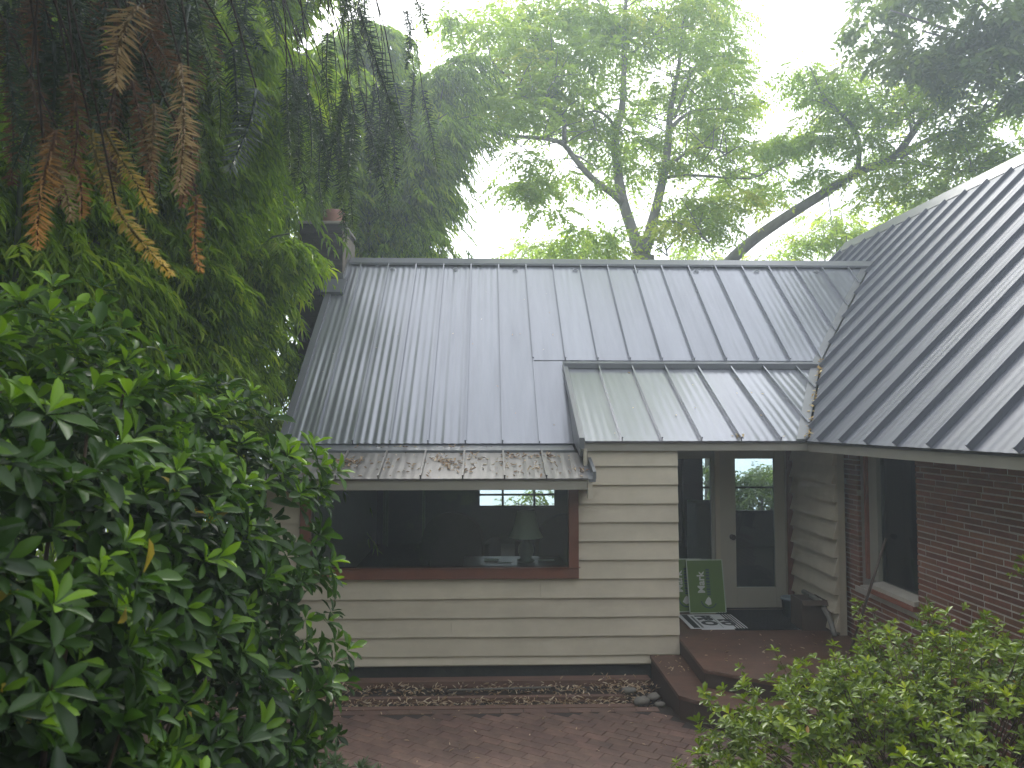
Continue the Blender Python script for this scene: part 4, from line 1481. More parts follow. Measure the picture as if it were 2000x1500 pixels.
def bamboo_clump(label, culms, r, leaf_len, n_spray, m_, zlow, parts, lean, rad=.55, group='bamboo clumps beside the house'):
    base = np.mean([c_[:2] for c_ in culms], axis=0)
    O = np.array([base[0], base[1], 0])
    e = empty('bamboo', tuple(O), label, 'bamboo', group)
    P, T_, Y, TW = [], [], [], []
    for ci, (x, y_, h, dx, dy) in enumerate(culms):
        s = np.linspace(0, 1, 14)
        cx = np.stack([x + dx * s ** 2.4, y_ + dy * s ** 2.4, h * (1.05 * s - .28 * s ** 4)], -1)
        o = MB().tube(cx - O, [.026 * (1 - .75 * q) + .003 for q in s], 7).build('culm', M['culm'], e, smooth=True)
        sv = r.uniform(0, 1, n_spray) ** .8
        px_ = np.interp(sv, s, cx[:, 0])
        py_ = np.interp(sv, s, cx[:, 1])
        pz_ = np.interp(sv, s, cx[:, 2])
        az_ = r.uniform(0, 6.28, n_spray)
        rr = rad * r.uniform(.1, 1, n_spray) * (1.1 - .5 * sv)
        out = np.stack([np.cos(az_), np.sin(az_), np.zeros(n_spray)], -1)
        p = np.stack([px_, py_, pz_], -1) + out * rr[:, None] + np.array([0, 0, -1]) * (rr * .55)[:, None]
        t = out * .8 + np.array([lean[0], lean[1], -.75]) + r.normal(0, .25, (n_spray, 3))
        k = p[:, 2] > zlow(p)
        P.append(p[k])
        T_.append(t[k])
        clump = .5 + .5 * np.sin(p[k][:, 0] * 3.1 + p[k][:, 2] * 2.3 + ci)
        Y.append(np.clip(.18 + .62 * clump * (rr[k] / rad) + r.normal(0, .12, k.sum()), 0, 1))
    P, T_, Y = map(np.concatenate, (P, T_, Y))
    n = len(P)
    p, R_, L_, T2 = bamboo_sprays(P, T_, m_, r.uniform(.18, .34, n), np.full(n, leaf_len), r, Y)
    leaf_parts(e, bam_tv, bam_tf, p - O, R_, L_, L_ * .16, T2, M['bamboo'], n_parts=parts,
               score=(L_ / np.linalg.norm(p - CO, axis=1)) * (np.abs(((p - CO) @ CR) / ((p - CO) @ CF)) < .62) * (np.abs(((p - CO) @ CU) / ((p - CO) @ CF)) < .48) * (T2 + .3))
    return e


R4 = np.random.default_rng(14)
front = []
for k in range(20):
    x, y_ = R4.uniform(-4.2, -2.7), R4.uniform(6.4, 8.4)
    front.append((x, y_, R4.uniform(5.0, 8.5), R4.uniform(.2, 1.1), R4.uniform(-.6, .3)))
for k in range(9):  # taller culms added, tops out of view, to block sky mirrored in the roof
    front.append((R4.uniform(-4.0, -2.9), R4.uniform(7.4, 9.6), R4.uniform(10.5, 12.5), R4.uniform(.6, 1.7), R4.uniform(-.3, .6)))
bamboo_clump('bright green bamboo clump hanging over the left roof edge', front, R4, .13, 800, 10, lambda p: 2.9 + .35 * np.sin(p[:, 0] * 5) - .25 * (p[:, 0] + 3.2), 220, (.35, -.3))
midl = []
for k in range(14):
    x, y_ = R4.uniform(-5.2, -2.9), R4.uniform(4.9, 6.4)
    midl.append((x, y_, R4.uniform(5.0, 7.0), R4.uniform(-.2, .5), R4.uniform(-.6, .2)))
bamboo_clump('darker bamboo clump nearest the big leafy shrub', midl, R4, .13, 420, 9, lambda p: 2.5 + .3 * np.sin(p[:, 0] * 4), 80, (.2, -.2), rad=.7)
back = []
for k in range(22):
    x, y_ = R4.uniform(-3.6, -1.0), R4.uniform(13.6, 16.8)
    back.append((x, y_, R4.uniform(9, 13.5), R4.uniform(.2, 1.9), R4.uniform(-1.2, .3)))
bamboo_clump('tall bamboo grove rising behind the chimney and ridge', back, R4, .16, 760, 9, lambda p: 2.5 + 0 * p[:, 0], 60, (.25, -.2), rad=.95)
far = []
for k in range(26):
    x, y_ = R4.uniform(-9.5, -2.9), R4.uniform(9.5, 14.5)
    far.append((x, y_, R4.uniform(8, 12.5), R4.uniform(-.6, .9), R4.uniform(-.9, .4)))
bamboo_clump('deep shaded bamboo grove far left behind the house', far, R4, .20, 460, 8, lambda p: .4 + 0 * p[:, 0], 20, (.1, -.2), rad=.95)

# ---- drooping fir at upper left: trunk, boughs, hanging fronds
R5 = np.random.default_rng(16)
fir = empty('fir_tree', (-3.4, 2.6, 0), 'dark drooping fir whose hanging fronds fill the upper left', 'tree')
FO = np.array([-3.4, 2.6, 0])
MB().tube([(0, 0, -.1), (.02, .05, 3), (.05, 0, 6), (.1, .05, 10)], [.24, .21, .17, .08], 12).build('trunk', M['barkdark'], fir, smooth=True)


def frond_mesh(L, needle, seed, material, vlo, vhi, curve=.03, twist=.25, pitch=.006):
    """a hanging shoot along -z with two ranks of curved flat needles"""
    r = np.random.default_rng(seed)
    n = int(L / pitch)
    f = np.linspace(0.02, 1, n)
    ax = np.stack([curve * (np.sin(f * 2.6 + seed) - math.sin(seed)), curve * .6 * f * f, -L * f], -1)
    Pn, Dn, Nn, Ln = [], [], [], []
    for s in (-1, 1):
        d = np.stack([np.full(n, s * 1.0), r.normal(0, twist + .15, n), -.25 - .6 * f ** 3 + r.normal(0, .17, n)], -1)
        Pn.append(ax)
        Dn.append(d)
        Nn.append(np.stack([r.normal(0, .3, n), -np.ones(n), np.full(n, .3)], -1))
        Ln.append(needle * (1 - .55 * f ** 5) * (.55 + .45 * np.minimum(1, f * 8)) * r.uniform(.55, 1.2, n) * np.where(r.random(n) < .12, .1, 1))
    for s in (1,):
        d = np.stack([r.normal(0, .7, n), np.full(n, -.8), -.5 + r.normal(0, .2, n)], -1)
        Pn.append(ax)
        Dn.append(d)
        Nn.append(np.stack([np.zeros(n), np.full(n, .3), np.ones(n)], -1))
        Ln.append(needle * .6 * r.uniform(.5, 1, n))
    P, D, N_, L_ = map(np.concatenate, (Pn, Dn, Nn, Ln))
    tv_, tf_ = leaf_template([(0, 0), (.3, .5), (.65, .4), (1, 0)], curl=.28, fold=.1)
    V, Fa = instance(tv_, tf_, P, frames(D, N_), np.full(len(P), .0066), L_)
    ff = np.concatenate([f, f, f])
    tint = np.repeat(np.clip(vlo + (vhi - vlo) * ff + r.normal(0, .12, len(P)), 0, 1), len(tv_))
    # stem
    b = MB().tube([ax[i] for i in np.linspace(0, n - 1, 8).astype(int)], [.006, .0055, .005, .0045, .004, .0035, .003, .002], 5)
    sv = np.array(b.v)
    sf = []
    for q in b.f:
        for j in range(1, len(q) - 1):
            sf.append((q[0], q[j], q[j + 1]))
    sf = np.array(sf) + len(V)
    return np_mesh('frond', np.concatenate([V, sv]), np.concatenate([Fa, sf]), material, np.concatenate([tint, np.full(len(sv), .0)]))


def frond(me, top, tip, L, spin, label=None):
    """hang a frond mesh from top towards tip"""
    o = bpy.data.objects.new('frond', me)
    link(o, fir)
    top, tip = np.array(top), np.array(tip)
    z = unit(top - tip)
    x = np.array([math.cos(spin), math.sin(spin), 0])
    x = unit(x - (x @ z) * z)
    y_ = np.cross(z, x)
    s = np.linalg.norm(top - tip) / L
    mx = np.eye(4)
    mx[:3, 0], mx[:3, 1], mx[:3, 2] = x * s, y_ * s, z * s
    mx[:3, 3] = top - FO
    o.matrix_local = Matrix(mx.tolist())
    if label:
        o['label'] = label
    return o


spec = [
    ((206, 250), (262, 420), 2.62, 'deadyellow', .045, (.2, .8), None),
    ((84, 280), (112, 430), 2.58, 'deadtan', .05, (.1, .8), None),
    ((140, 300), (160, 420), 2.66, 'deadorange', .045, (.1, .6), None),
    ((300, 200), (318, 330), 2.7, 'deadtan', .05, (.1, .6), None),
    # top px, tip px, depth, material, needle, v range, label
    ((112, 250), (96, 482), 2.5, 'deadorange', .062, (.0, 1.0), 'bright orange dead frond at far left'),
    ((178, 250), (232, 430), 2.55, 'deadyellow', .045, (.1, .6), None),
    ((226, 400), (300, 546), 2.5, 'deadyellow', .040, (.4, 1.0), 'yellow dead frond hanging lowest'),
    ((256, 150), (262, 372), 2.7, 'deadbrown', .048, (.1, .9), None),
    ((352, 120), (342, 372), 2.5, 'deadtan', .062, (.4, .9), 'tan dead frond with long curved needles'),
    ((372, 240), (384, 400), 2.6, 'deadbrown', .040, (.2, .8), None),
    ((384, 380), (412, 524), 2.55, 'deadorange', .034, (.1, .8), 'orange brown dead frond right of the yellow one'),
    ((270, 8), (228, 165), 2.4, 'deadtan', .070, (.3, .7), 'dusty tan frond arching at the top'),
    ((276, 5), (330, 180), 2.5, 'deadbrown', .06, (.0, .4), None),
    ((60, 150), (66, 360), 2.7, 'deadbrown', .05, (.0, .5), None),
    ((135, 140), (128, 330), 2.55, 'deadbrown', .055, (.1, .6), None),
    ((500, 170), (470, 335), 2.9, 'firgrey', .075, (.2, .9), 'silvery frond with long pale needles'),
    ((455, 90), (500, 260), 2.9, 'fir', .06, (.1, .4), None),
    ((640, 60), (655, 250), 4.2, 'fir', .06, (.2, .8), None),
    ((770, 160), (800, 290), 5.2, 'firgrey', .085, (.1, .7), None),
    ((560, 130), (545, 330), 4.5, 'fir', .065, (.2, .9), None),
    ((600, 180), (596, 350), 5.0, 'fir', .065, (.2, .9), None),
    ((690, 220), (672, 400), 5.0, 'fir', .07, (.3, .9), None),
]
cache = {}
for i, (t0, t1, Y, mk, nd, (v0, v1), lab) in enumerate(spec):
    A, B = at(*t0, Y), at(*t1, Y + .03)
    L = float(np.linalg.norm(A - B))
    frond(frond_mesh(L, nd, 30 + i, M[mk], v0, v1), A, B, L, R5.uniform(-.35, .35), lab)
gen = [frond_mesh(.6, .070, 70 + k, M['fir'], .05, [.5, .8, 1][k % 3], twist=.8, curve=.06) for k in range(9)]
gen_d = [frond_mesh(.6, .06, 90 + k, M['deadbrown'], .0, .5, twist=.5) for k in range(4)]


def branchlet(top, Y):
    """thin twig carrying a frond, rising to the boughs above"""
    t = np.array(top, float)
    up_ = np.array([R5.normal(-.12, .1), R5.normal(0, .1), R5.uniform(.5, .9)])
    return [t, t + up_ * .5 + (.008, 0, 0), t + up_ + (-.02, 0, 0), t + up_ * 1.6 + (-.12, -.02, .05)]


twb = MB()
cnt = 0
for (x0, x1, y0, y1, Y0, Y1, num, dead) in ((0, 390, -190, 110, 3.1, 5.5, 135, .30), (400, 520, -180, 0, 4.0, 6.0, 7, .08), (590, 800, -220, 60, 4.5, 7.0, 15, 0),
                                            (560, 720, 120, 300, 5.0, 7.0, 16, 0), (640, 830, 120, 230, 6.0, 7.2, 14, 0)):
    for _ in range(num):
        Y = R5.uniform(Y0, Y1)
        top = at(R5.uniform(x0, x1), R5.uniform(y0, y1), Y)
        L = R5.uniform(.45, .85)
        tip = top + np.array([R5.normal(.03, .10), R5.normal(0, .10), -L])
        me = gen_d[cnt % 4] if R5.random() < dead else gen[cnt % 9]
        frond(me, top, tip, .6, R5.uniform(0, 6.28))
        if (750 - ((top - CO) @ CU) / ((top - CO) @ CF) * _f) > -20:
            twb.tube([q - FO for q in branchlet(top, Y)], [.003, .0035, .004, .005], 5, cap=False)
        cnt += 1
for sp_ in spec:
    top = at(*sp_[0], sp_[2])
    twb.tube([q - FO for q in branchlet(top, sp_[2])], [.0035, .004, .0045, .005], 5, cap=False)
twb.build('branchlets', M['barkdark'], fir, smooth=True)
for k in range(22):
    z0 = R5.uniform(5.2, 9.0)
    a_ = R5.uniform(-1.2, 1.2)
    ln = R5.uniform(1.8, 3.4)
    d_ = np.array([math.cos(a_), math.sin(a_), 0])
    MB().tube([np.array([0, 0, z0]) + d_ * ln * f + np.array([0, 0, .4 * f - .5 * f * f]) for f in np.linspace(0, 1, 7)],
              [.05, .042, .035, .028, .02, .014, .008], 7).build('bough', M['barkdark'], fir, smooth=True)
# rest of the crown above, unseen, widened behind the viewer to block light
n = 1500
pos = np.stack([R5.uniform(-6.0, -.3, n), R5.uniform(-4.5, 6.0, n), np.zeros(n)], -1)
pos[:, 2] = np.maximum(4.3, 2.54 + .60 * pos[:, 1] + .35) + R5.uniform(.3, 3.2, n)
m_ = 26
f = np.tile(np.linspace(.05, 1, m_), n)
P0_ = np.repeat(pos, m_, axis=0) + np.stack([np.zeros(n * m_), np.zeros(n * m_), -.8 * f], -1)
sgn = np.tile(np.where(np.arange(m_) % 2, 1.0, -1.0), n)
spin = np.repeat(R5.uniform(0, 6.28, n), m_)
D_ = np.stack([np.cos(spin) * sgn, np.sin(spin) * sgn, np.full(n * m_, -.3)], -1)
tv_, tf_ = leaf_template([(0, 0), (.3, .5), (.65, .4), (1, 0)], curl=.28, fold=.1)
V, Fa = instance(tv_, tf_, P0_ - FO, frames(D_, np.array([0, 0, 1.0]) + R5.normal(0, .3, D_.shape)), np.full(n * m_, .035), np.full(n * m_, .11))
o = bpy.data.objects.new('crown', np_mesh('crown', V, Fa, M['fir'], np.repeat(R5.uniform(.1, .8, n * m_), len(tv_))))
link(o, fir)
o['kind'] = 'stuff'


# ---- locust tree behind the roof
def polytube(pix, Y0, Y1, r0, r1, O, wob, r):
    n = len(pix)
    pts = []
    for i, (px, py) in enumerate(pix):
        f = i / max(1, n - 1)
        pts.append(at(px, py, Y0 + (Y1 - Y0) * f + r.normal(0, wob)))
    # smooth by inserting points
    P = np.array(pts)
    t = np.arange(n)
    tt = np.linspace(0, n - 1, (n - 1) * 3 + 1)
    Q = np.stack([np.interp(tt, t, P[:, k]) for k in range(3)], -1)
    for _ in range(2):
        Q[1:-1] = Q[1:-1] * .5 + (Q[:-2] + Q[2:]) * .25
    rad = .74 * (r0 + (r1 - r0) * np.linspace(0, 1, len(Q)))
    return Q, rad


def pinnate(pos, dirs, L, n_pair, leaf, r, tint, material, name, parent, O):
    """compound leaves: a rachis with pairs of leaflets, all one crown mesh"""
    n = len(pos)
    d = unit(dirs)
    nrm = unit(np.array([0, 0, 1.0]) + r.normal(0, .35, (n, 3)))
    side = unit(np.cross(d, nrm))
    P, D, Nn, LL_, T = [], [], [], [], []
    for j in range(n_pair):
        f = (j + .6) / n_pair
        q = pos + d * (L * f)[:, None] + np.array([0, 0, -1.0]) * (.28 * L * f * f)[:, None]
        for s in (-1, 1):
            P.append(q)
            D.append(side * s + d * .45 + np.array([0, 0, -.30]) + r.normal(0, .14, (n, 3)))
            Nn.append(nrm + r.normal(0, .3, (n, 3)))
            LL_.append(leaf * r.uniform(.75, 1.2, n) * (1 - .3 * abs(f - .5)))
            T.append(np.clip(tint + r.normal(0, .08, n), 0, 1))
    P, D, Nn, LL_, T = map(np.concatenate, (P, D, Nn, LL_, T))
    tv_ = np.array([(0, 0, 0), (-.5, .5, .06), (.5, .5, .06), (0, 1, -.12)], float)
    tf_ = np.array([(0, 2, 1), (1, 2, 3)], int)
    V, Fa = instance(tv_, tf_, P - O, frames(D, Nn), LL_ * .42, LL_)
    o = bpy.data.objects.new(name, np_mesh(name, V, Fa, material, np.repeat(T, 4)))
    link(o, parent)
    o['kind'] = 'stuff'
    return o


def blob_leaves(blobs, r, dens, lump=.0):
    """blobs: (px, py, rx px, ry px, depth, depth radius, tint) -> compound leaf seats scattered in flat tiers"""
    P, D, T = [], [], []
    for (px, py, rx, ry, Y, dY, tn) in blobs:
        n = int(dens * rx * ry / 900)
        c = at(px, py, Y)
        sx, sz = rx * Y / _f, ry * Y / _f
        # a blob is a handful of small tiers of leaves with gaps between
        k = max(3, int(n / 26))
        cen = rand_unit(k, r) * (r.uniform(.15, 1, (k, 1)) ** .5) * np.array([sx, dY, sz]) + c
        idx = r.integers(0, k, n)
        q = cen[idx] + r.normal(0, 1, (n, 3)) * np.array([.34, .34, .11]) * (sx * .35 + .35)
        d = unit((q - cen[idx]) * np.array([1, 1, .3]) + r.normal(0, .12, (n, 3)) + np.array([0, 0, -.12]))
        P.append(q)
        D.append(d)
        T.append(np.clip(tn + r.normal(0, .12, k)[idx] + r.normal(0, .06, n), 0, 1))
    return np.concatenate(P), np.concatenate(D), np.concatenate(T)


R6 = np.random.default_rng(17)
TO = np.array([at(1255, 505, 17)[0], 17, -.8])
t1 = empty('locust_tree', tuple(TO), 'tall pale green locust with two forking trunks behind the middle of the ridge', 'tree', 'trees behind the house')
b0 = at(1255, 505, 17)
MB().tube([(0, 0, -.3), (b0 - TO) * .5 + (0.03, 0, 0), b0 - TO + (0, 0, .05)], [.36, .30, .27], 12).build('trunk', M['bark'], t1, smooth=True)
limbs1 = [
    ([(1252, 508), (1241, 467), (1216, 396), (1205, 330), (1200, 258), (1216, 220), (1219, 137), (1219, 55), (1227, -60)], 17, 17.5, .20, .05),
    ([(1257, 506), (1268, 456), (1285, 396), (1304, 308), (1307, 236), (1315, 181), (1326, 137), (1334, 40)], 17, 17.8, .19, .04),
    ([(1214, 395), (1200, 380), (1158, 352), (1120, 308), (1103, 280), (1065, 269), (982, 267), (925, 243)], 17, 15.5, .12, .03),
    ([(1103, 280), (1101, 258), (1106, 236), (1076, 209), (1032, 192), (1004, 160), (960, 120)], 16.2, 15.8, .075, .02),
    ([(1082, 211), (1090, 165), (1076, 121), (1054, 82), (1030, 40)], 16.1, 16.5, .045, .015),
    ([(1207, 262), (1190, 228), (1164, 214), (1130, 225)], 17.2, 16.6, .06, .02),
    ([(1307, 253), (1340, 220), (1384, 212), (1439, 214), (1494, 198)], 17.4, 18.5, .07, .02),
    ([(1318, 228), (1345, 165), (1351, 132), (1384, 110)], 17.5, 17.6, .055, .02),
    ([(1298, 330), (1340, 297), (1378, 283), (1420, 300)], 17.3, 16.6, .05, .015),
    ([(1279, 436), (1318, 432), (1351, 445), (1384, 473)], 17.0, 16.2, .07, .025),
    ([(1281, 440), (1296, 468), (1304, 500)], 17.0, 16.6, .045, .02),
    ([(1290, 350), (1329, 341), (1384, 344), (1472, 352), (1505, 330)], 17.2, 18, .06, .02),
    ([(1219, 120), (1250, 90), (1290, 60), (1320, 10)], 17.4, 18, .04, .015),
    ([(1219, 60), (1190, 30), (1160, -10)], 17.4, 17, .04, .015),
]
tipsP = []
for (pix, Y0, Y1, r0, r1) in limbs1:
    Q, rad = polytube(pix, Y0, Y1, r0, r1, TO, .05, R6)
    MB().tube(Q - TO, rad, 9).build('limb', M['bark'], t1, smooth=True)
    tipsP.append(Q[len(Q) // 3:])
tipsP = np.concatenate(tipsP)
# fine twigs
tw = MB()
for _ in range(170):
    p = tipsP[R6.integers(len(tipsP))]
    d = unit(R6.normal(0, 1, 3) * np.array([1, 1, .5]) + np.array([0, 0, .15]))
    l = R6.uniform(.5, 1.4)
    tw.tube([p - TO, p + d * l * .5 + (0, 0, .06) - TO, p + d * l - TO], [.018, .011, .004], 5, cap=False)
tw.build('twigs', M['bark'], t1, smooth=True)
blobs1 = [
    (960, 90, 75, 60, 16.0, 1.2, .5), (1040, 60, 95, 60, 16.6, 1.4, .5), (950, 175, 75, 45, 15.6, 1.0, .45), (1045, 150, 85, 50, 16.0, 1.2, .55),
    (1130, 40, 85, 60, 17.2, 1.4, .5), (1145, 130, 90, 60, 16.8, 1.4, .5), (1010, 235, 85, 36, 15.6, 1.0, .45), (1110, 205, 80, 45, 16.4, 1.2, .5),
    (1165, 230, 60, 45, 16.8, 1.0, .5), (1045, 330, 55, 40, 15.9, .8, .4), (1060, 395, 60, 42, 16.0, .8, .4), (1120, 350, 45, 25, 16.4, .7, .45),
    (1240, 50, 75, 60, 17.6, 1.3, .45), (1330, 40, 80, 60, 18, 1.4, .5), (1410, 40, 60, 60, 18.3, 1.2, .5), (1440, 110, 55, 45, 18.3, 1.0, .5),
    (1310, 130, 70, 45, 17.8, 1.2, .5), (1385, 160, 85, 45, 18, 1.2, .55), (1270, 190, 50, 35, 17.6, .9, .5), (1360, 250, 85, 38, 17.9, 1.1, .5),
    (1440, 190, 55, 35, 18.4, 1.0, .5), (1430, 265, 50, 30, 18.2, .9, .45), (1270, 290, 55, 40, 17.4, .9, .5), (1180, 310, 40, 40, 16.8, .8, .45),
    (1330, 320, 60, 32, 17.3, .9, .55), (1410, 330, 75, 32, 17.6, 1.0, .5), (1350, 390, 75, 30, 16.8, .8, .62), (1430, 390, 65, 36, 17, .8, .72),
    (1320, 460, 50, 30, 16.4, .6, .5), (1390, 440, 50, 34, 16.5, .7, .55), (1490, 340, 60, 40, 18.2, 1.0, .5), (1530, 300, 45, 40, 18.5, 1.0, .45),
    (1150, 440, 60, 34, 16.2, .7, .5), (1200, 470, 55, 30, 16.2, .6, .5), (1100, 470, 40, 26, 16.0, .6, .55), (1235, 340, 30, 30, 17.4, .6, .5),
    (1190, 90, 60, 50, 17.8, 1.0, .45), (900, 60, 30, 40, 15.4, .6, .5),
    (1150, -90, 260, 80, 17.5, 2.5, .45), (1400, -60, 60, 60, 18.2, 1.5, .45),
]
pos, dr, tn = blob_leaves(blobs1, R6, 40)
pinnate(pos, dr, R6.uniform(.32, .52, len(pos)), 6, .145, R6, tn, M['locust'], 'crown', t1, TO)

# ---- second tree with the long leaning limb, right
R7 = np.random.default_rng(18)
T2O = np.array([at(1425, 505, 18.5)[0] - .4, 18.5, -1.2])
t2 = empty('locust_tree', tuple(T2O), 'leaning locust with one thick limb sweeping right over the wing roof', 'tree', 'trees behind the house')
limbs2 = [
    ([(1395, 545), (1431, 503), (1477, 462), (1560, 407), (1615, 374), (1675, 333), (1741, 316), (1769, 280), (1802, 231), (1835, 176), (1880, 100)], 18.5, 15.0, .21, .06),
    ([(1675, 335), (1681, 275), (1659, 236), (1626, 209), (1600, 190)], 16.6, 16.4, .085, .03),
    ([(1758, 308), (1802, 275), (1857, 258), (1917, 242), (1990, 215)], 16, 14.5, .09, .03),
    ([(1741, 316), (1791, 319), (1835, 330), (1900, 335)], 16.2, 15, .06, .02),
    ([(1802, 231), (1785, 190), (1775, 150)], 15.6, 16, .05, .02),
    ([(1780, 262), (1775, 215), (1740, 175)], 15.8, 16.2, .045, .02),
    ([(1850, 150), (1930, 110), (2010, 60)], 15.2, 14, .05, .02),
]
lead = at(1395, 545, 18.5)
MB().tube([(0, 0, -.4), (lead - T2O) * .5, lead - T2O + (.05, 0, .05)], [.32, .27, .225], 12).build('trunk', M['bark'], t2, smooth=True)
tips2 = []
for (pix, Y0, Y1, r0, r1) in limbs2:
    Q, rad = polytube(pix, Y0, Y1, r0, r1, T2O, .04, R7)
    MB().tube(Q - T2O, rad, 9).build('limb', M['bark'], t2, smooth=True)
    tips2.append(Q[len(Q) // 3:])
tips2 = np.concatenate(tips2)
tw = MB()
for _ in range(110):
    p = tips2[R7.integers(len(tips2))]
    d = unit(R7.normal(0, 1, 3) * np.array([1, 1, .5]) + np.array([0, 0, .1]))
    l = R7.uniform(.5, 1.3)
    tw.tube([p - T2O, p + d * l * .5 + (0, 0, .05) - T2O, p + d * l - T2O], [.018, .011, .004], 5, cap=False)
tw.build('twigs', M['bark'], t2, smooth=True)
blobs2 = [
    (1600, 170, 60, 34, 16.8, .9, .45), (1545, 150, 55, 30, 17.2, .9, .4), (1665, 165, 60, 34, 16.6, .9, .5), (1720, 205, 60, 40, 16.2, .9, .6),
    (1640, 225, 70, 34, 16.4, .9, .45), (1720, 270, 60, 34, 16.2, .8, .5), (1590, 245, 45, 34, 16.6, .8, .4), (1620, 290, 35, 36, 16.4, .7, .4),
    (1780, 160, 60, 40, 15.8, .9, .5), (1850, 200, 70, 45, 15.2, .9, .45), (1800, 330, 60, 30, 15.6, .7, .5), (1870, 300, 70, 40, 15, .9, .45),
    (1930, 260, 60, 45, 14.6, .9, .4), (1960, 190, 55, 55, 14.4, .9, .4), (1700, 370, 60, 26, 16.2, .7, .5), (1770, 385, 45, 22, 15.8, .6, .5),
    (1570, 350, 45, 30, 17, .7, .45), (1510, 300, 45, 50, 17.6, .9, .45), (1640, 340, 30, 20, 16.8, .5, .45), (1850, 360, 60, 24, 15.2, .6, .5),
    (1990, 310, 45, 40, 14.4, .7, .4),
]
pos, dr, tn = blob_leaves(blobs2, R7, 40)
pinnate(pos, dr, R7.uniform(.30, .48, len(pos)), 6, .14, R7, tn, M['locust'], 'crown', t2, T2O)

# ---- dark tree, upper right corner
R8 = np.random.default_rng(19)
T3O = np.array([12.2, 15.2, -.5])
t3 = empty('dark_tree', tuple(T3O), 'dark leaved tree overhanging the upper right corner behind the wing', 'tree', 'trees behind the house')
MB().tube([(0, 0, -.3), (-.1, -.3, 4), (-.4, -.8, 8), (-.9, -1.3, 11)], [.3, .24, .17, .08], 10).build('trunk', M['bark'], t3, smooth=True)
lb = MB()
for px, py in ((1800, 60), (1900, 120), (1960, 40), (1850, -40), (1740, 20)):
    q = at(px, py, 13.6) - T3O
    s0_ = np.array([-.6, -.9, 9.0])
    lb.tube([s0_, s0_ * .5 + q * .5 + (0, 0, .4), q], [.07, .045, .015], 7)
lb.build('limbs', M['bark'], t3, smooth=True)
blobs3 = [(1760, 40, 75, 60, 14, .9, .4), (1840, 60, 80, 70, 13.6, 1, .35), (1930, 60, 80, 75, 13.2, 1, .25), (1900, 160, 70, 50, 13.4, .8, .3), (1980, 150, 45, 55, 13.2, .8, .3),
          (1780, 120, 55, 35, 14, .8, .45), (1730, 5, 35, 30, 14, .6, .3), (1850, -80, 220, 90, 13.5, 2, .3), (2060, 60, 80, 120, 13, 1.5, .25)]
pos, dr, tn = blob_leaves(blobs3, R8, 20)
pinnate(pos, dr, R8.uniform(.30, .46, len(pos)), 5, .20, R8, tn, M['broaddark'], 'crown', t3, T3O)

# ---- lower trees just over the ridge
R9 = np.random.default_rng(20)
for (lab, O, bl) in (
    ('yellow green small tree peeping over the ridge beside the wing', (9.0, 19.5, -1.5), [(1640, 430, 60, 36, 19, .9, .7), (1590, 470, 60, 36, 19, .9, .6), (1690, 430, 60, 32, 18.8, .9, .7), (1650, 480, 80, 40, 19, .9, .55), (1550, 492, 45, 24, 19, .7, .5), (1760, 405, 40, 26, 18.6, .7, .6)]),
    ('low green tree top above the ridge, middle of the picture gap', (2.5, 21, -2.5), [(1010, 500, 40, 24, 20, .7, .65), (1060, 485, 45, 30, 20, .8, .6), (1120, 500, 60, 24, 20, .8, .5), (1180, 500, 50, 22, 20, .7, .5), (1310, 500, 70, 26, 20.5, .8, .5), (1400, 500, 60, 24, 20.5, .8, .55), (1480, 505, 50, 20, 20.5, .8, .5)]),
    ('green tree filling the rear window behind the door', (6.6, 18.5, -1.5), [(1480, 925, 70, 45, 18.2, .9, .3), (1450, 960, 50, 30, 18.2, .9, .3), (1440, 990, 50, 26, 18.2, .8, .3), (1385, 905, 20, 18, 18.2, .8, .3), (1520, 985, 40, 22, 18.2, .8, .3), (1385, 960, 22, 30, 18.2, .6, .3), (1000, 985, 50, 14, 18.2, .6, .35), (1060, 962, 20, 22, 18.2, .6, .35)]),
):
    O = np.array(O)
    e = empty('small_tree', tuple(O), lab, 'tree', 'small trees behind the house')
    pos, dr, tn = blob_leaves(bl, R9, 80 if 'window' in lab else 36)
    b = MB()
    for k in range(12):
        q = pos[R9.integers(len(pos))] - O
        b.tube([(0, 0, -.3), q * .5 + (0, 0, .3), q], [.08, .05, .012], 6)
    b.build('trunk', M['bark'], e, smooth=True)
    pinnate(pos, dr, R9.uniform(.28, .42, len(pos)), 6, .13, R9, tn, M['locust'] if 'window' not in lab else M['broaddark'], 'crown', e, O)

# ---- trees behind the viewer (they show in the window glass)
R10 = np.random.default_rng(21)
n = 7600
pos = np.stack([R10.uniform(-14, 14, n), R10.uniform(-12, -6, n), R10.uniform(0, 1, n) ** .8 * 10.0], -1)
pos[:, 2] *= (.75 + .25 * np.sin(pos[:, 0] * .9))
tv, tf = leaf_template([(0, 0), (.3, .4), (.65, .5), (1, 0)], curl=.2, fold=.2)
V, Fa = instance(tv, tf, pos, frames(R10.normal(0, 1, (n, 3)), R10.normal(0, 1, (n, 3))), R10.uniform(.35, .6, n), R10.uniform(.5, .9, n))
o = bpy.data.objects.new('treeline', np_mesh('treeline', V, Fa, M['broaddark'], np.repeat(R10.random(n), len(tv))))
link(o)
tag(o, 'dark wooded bank facing the house, mirrored in its windows', None, None, 'stuff')

# ------------------------------------------------------------------ litter
RL = np.random.default_rng(22)


def on(P, nrm, us, vs):
    return np.array([P(u, v) for u, v in zip(us, vs)]), np.tile(nrm, (len(us), 1))


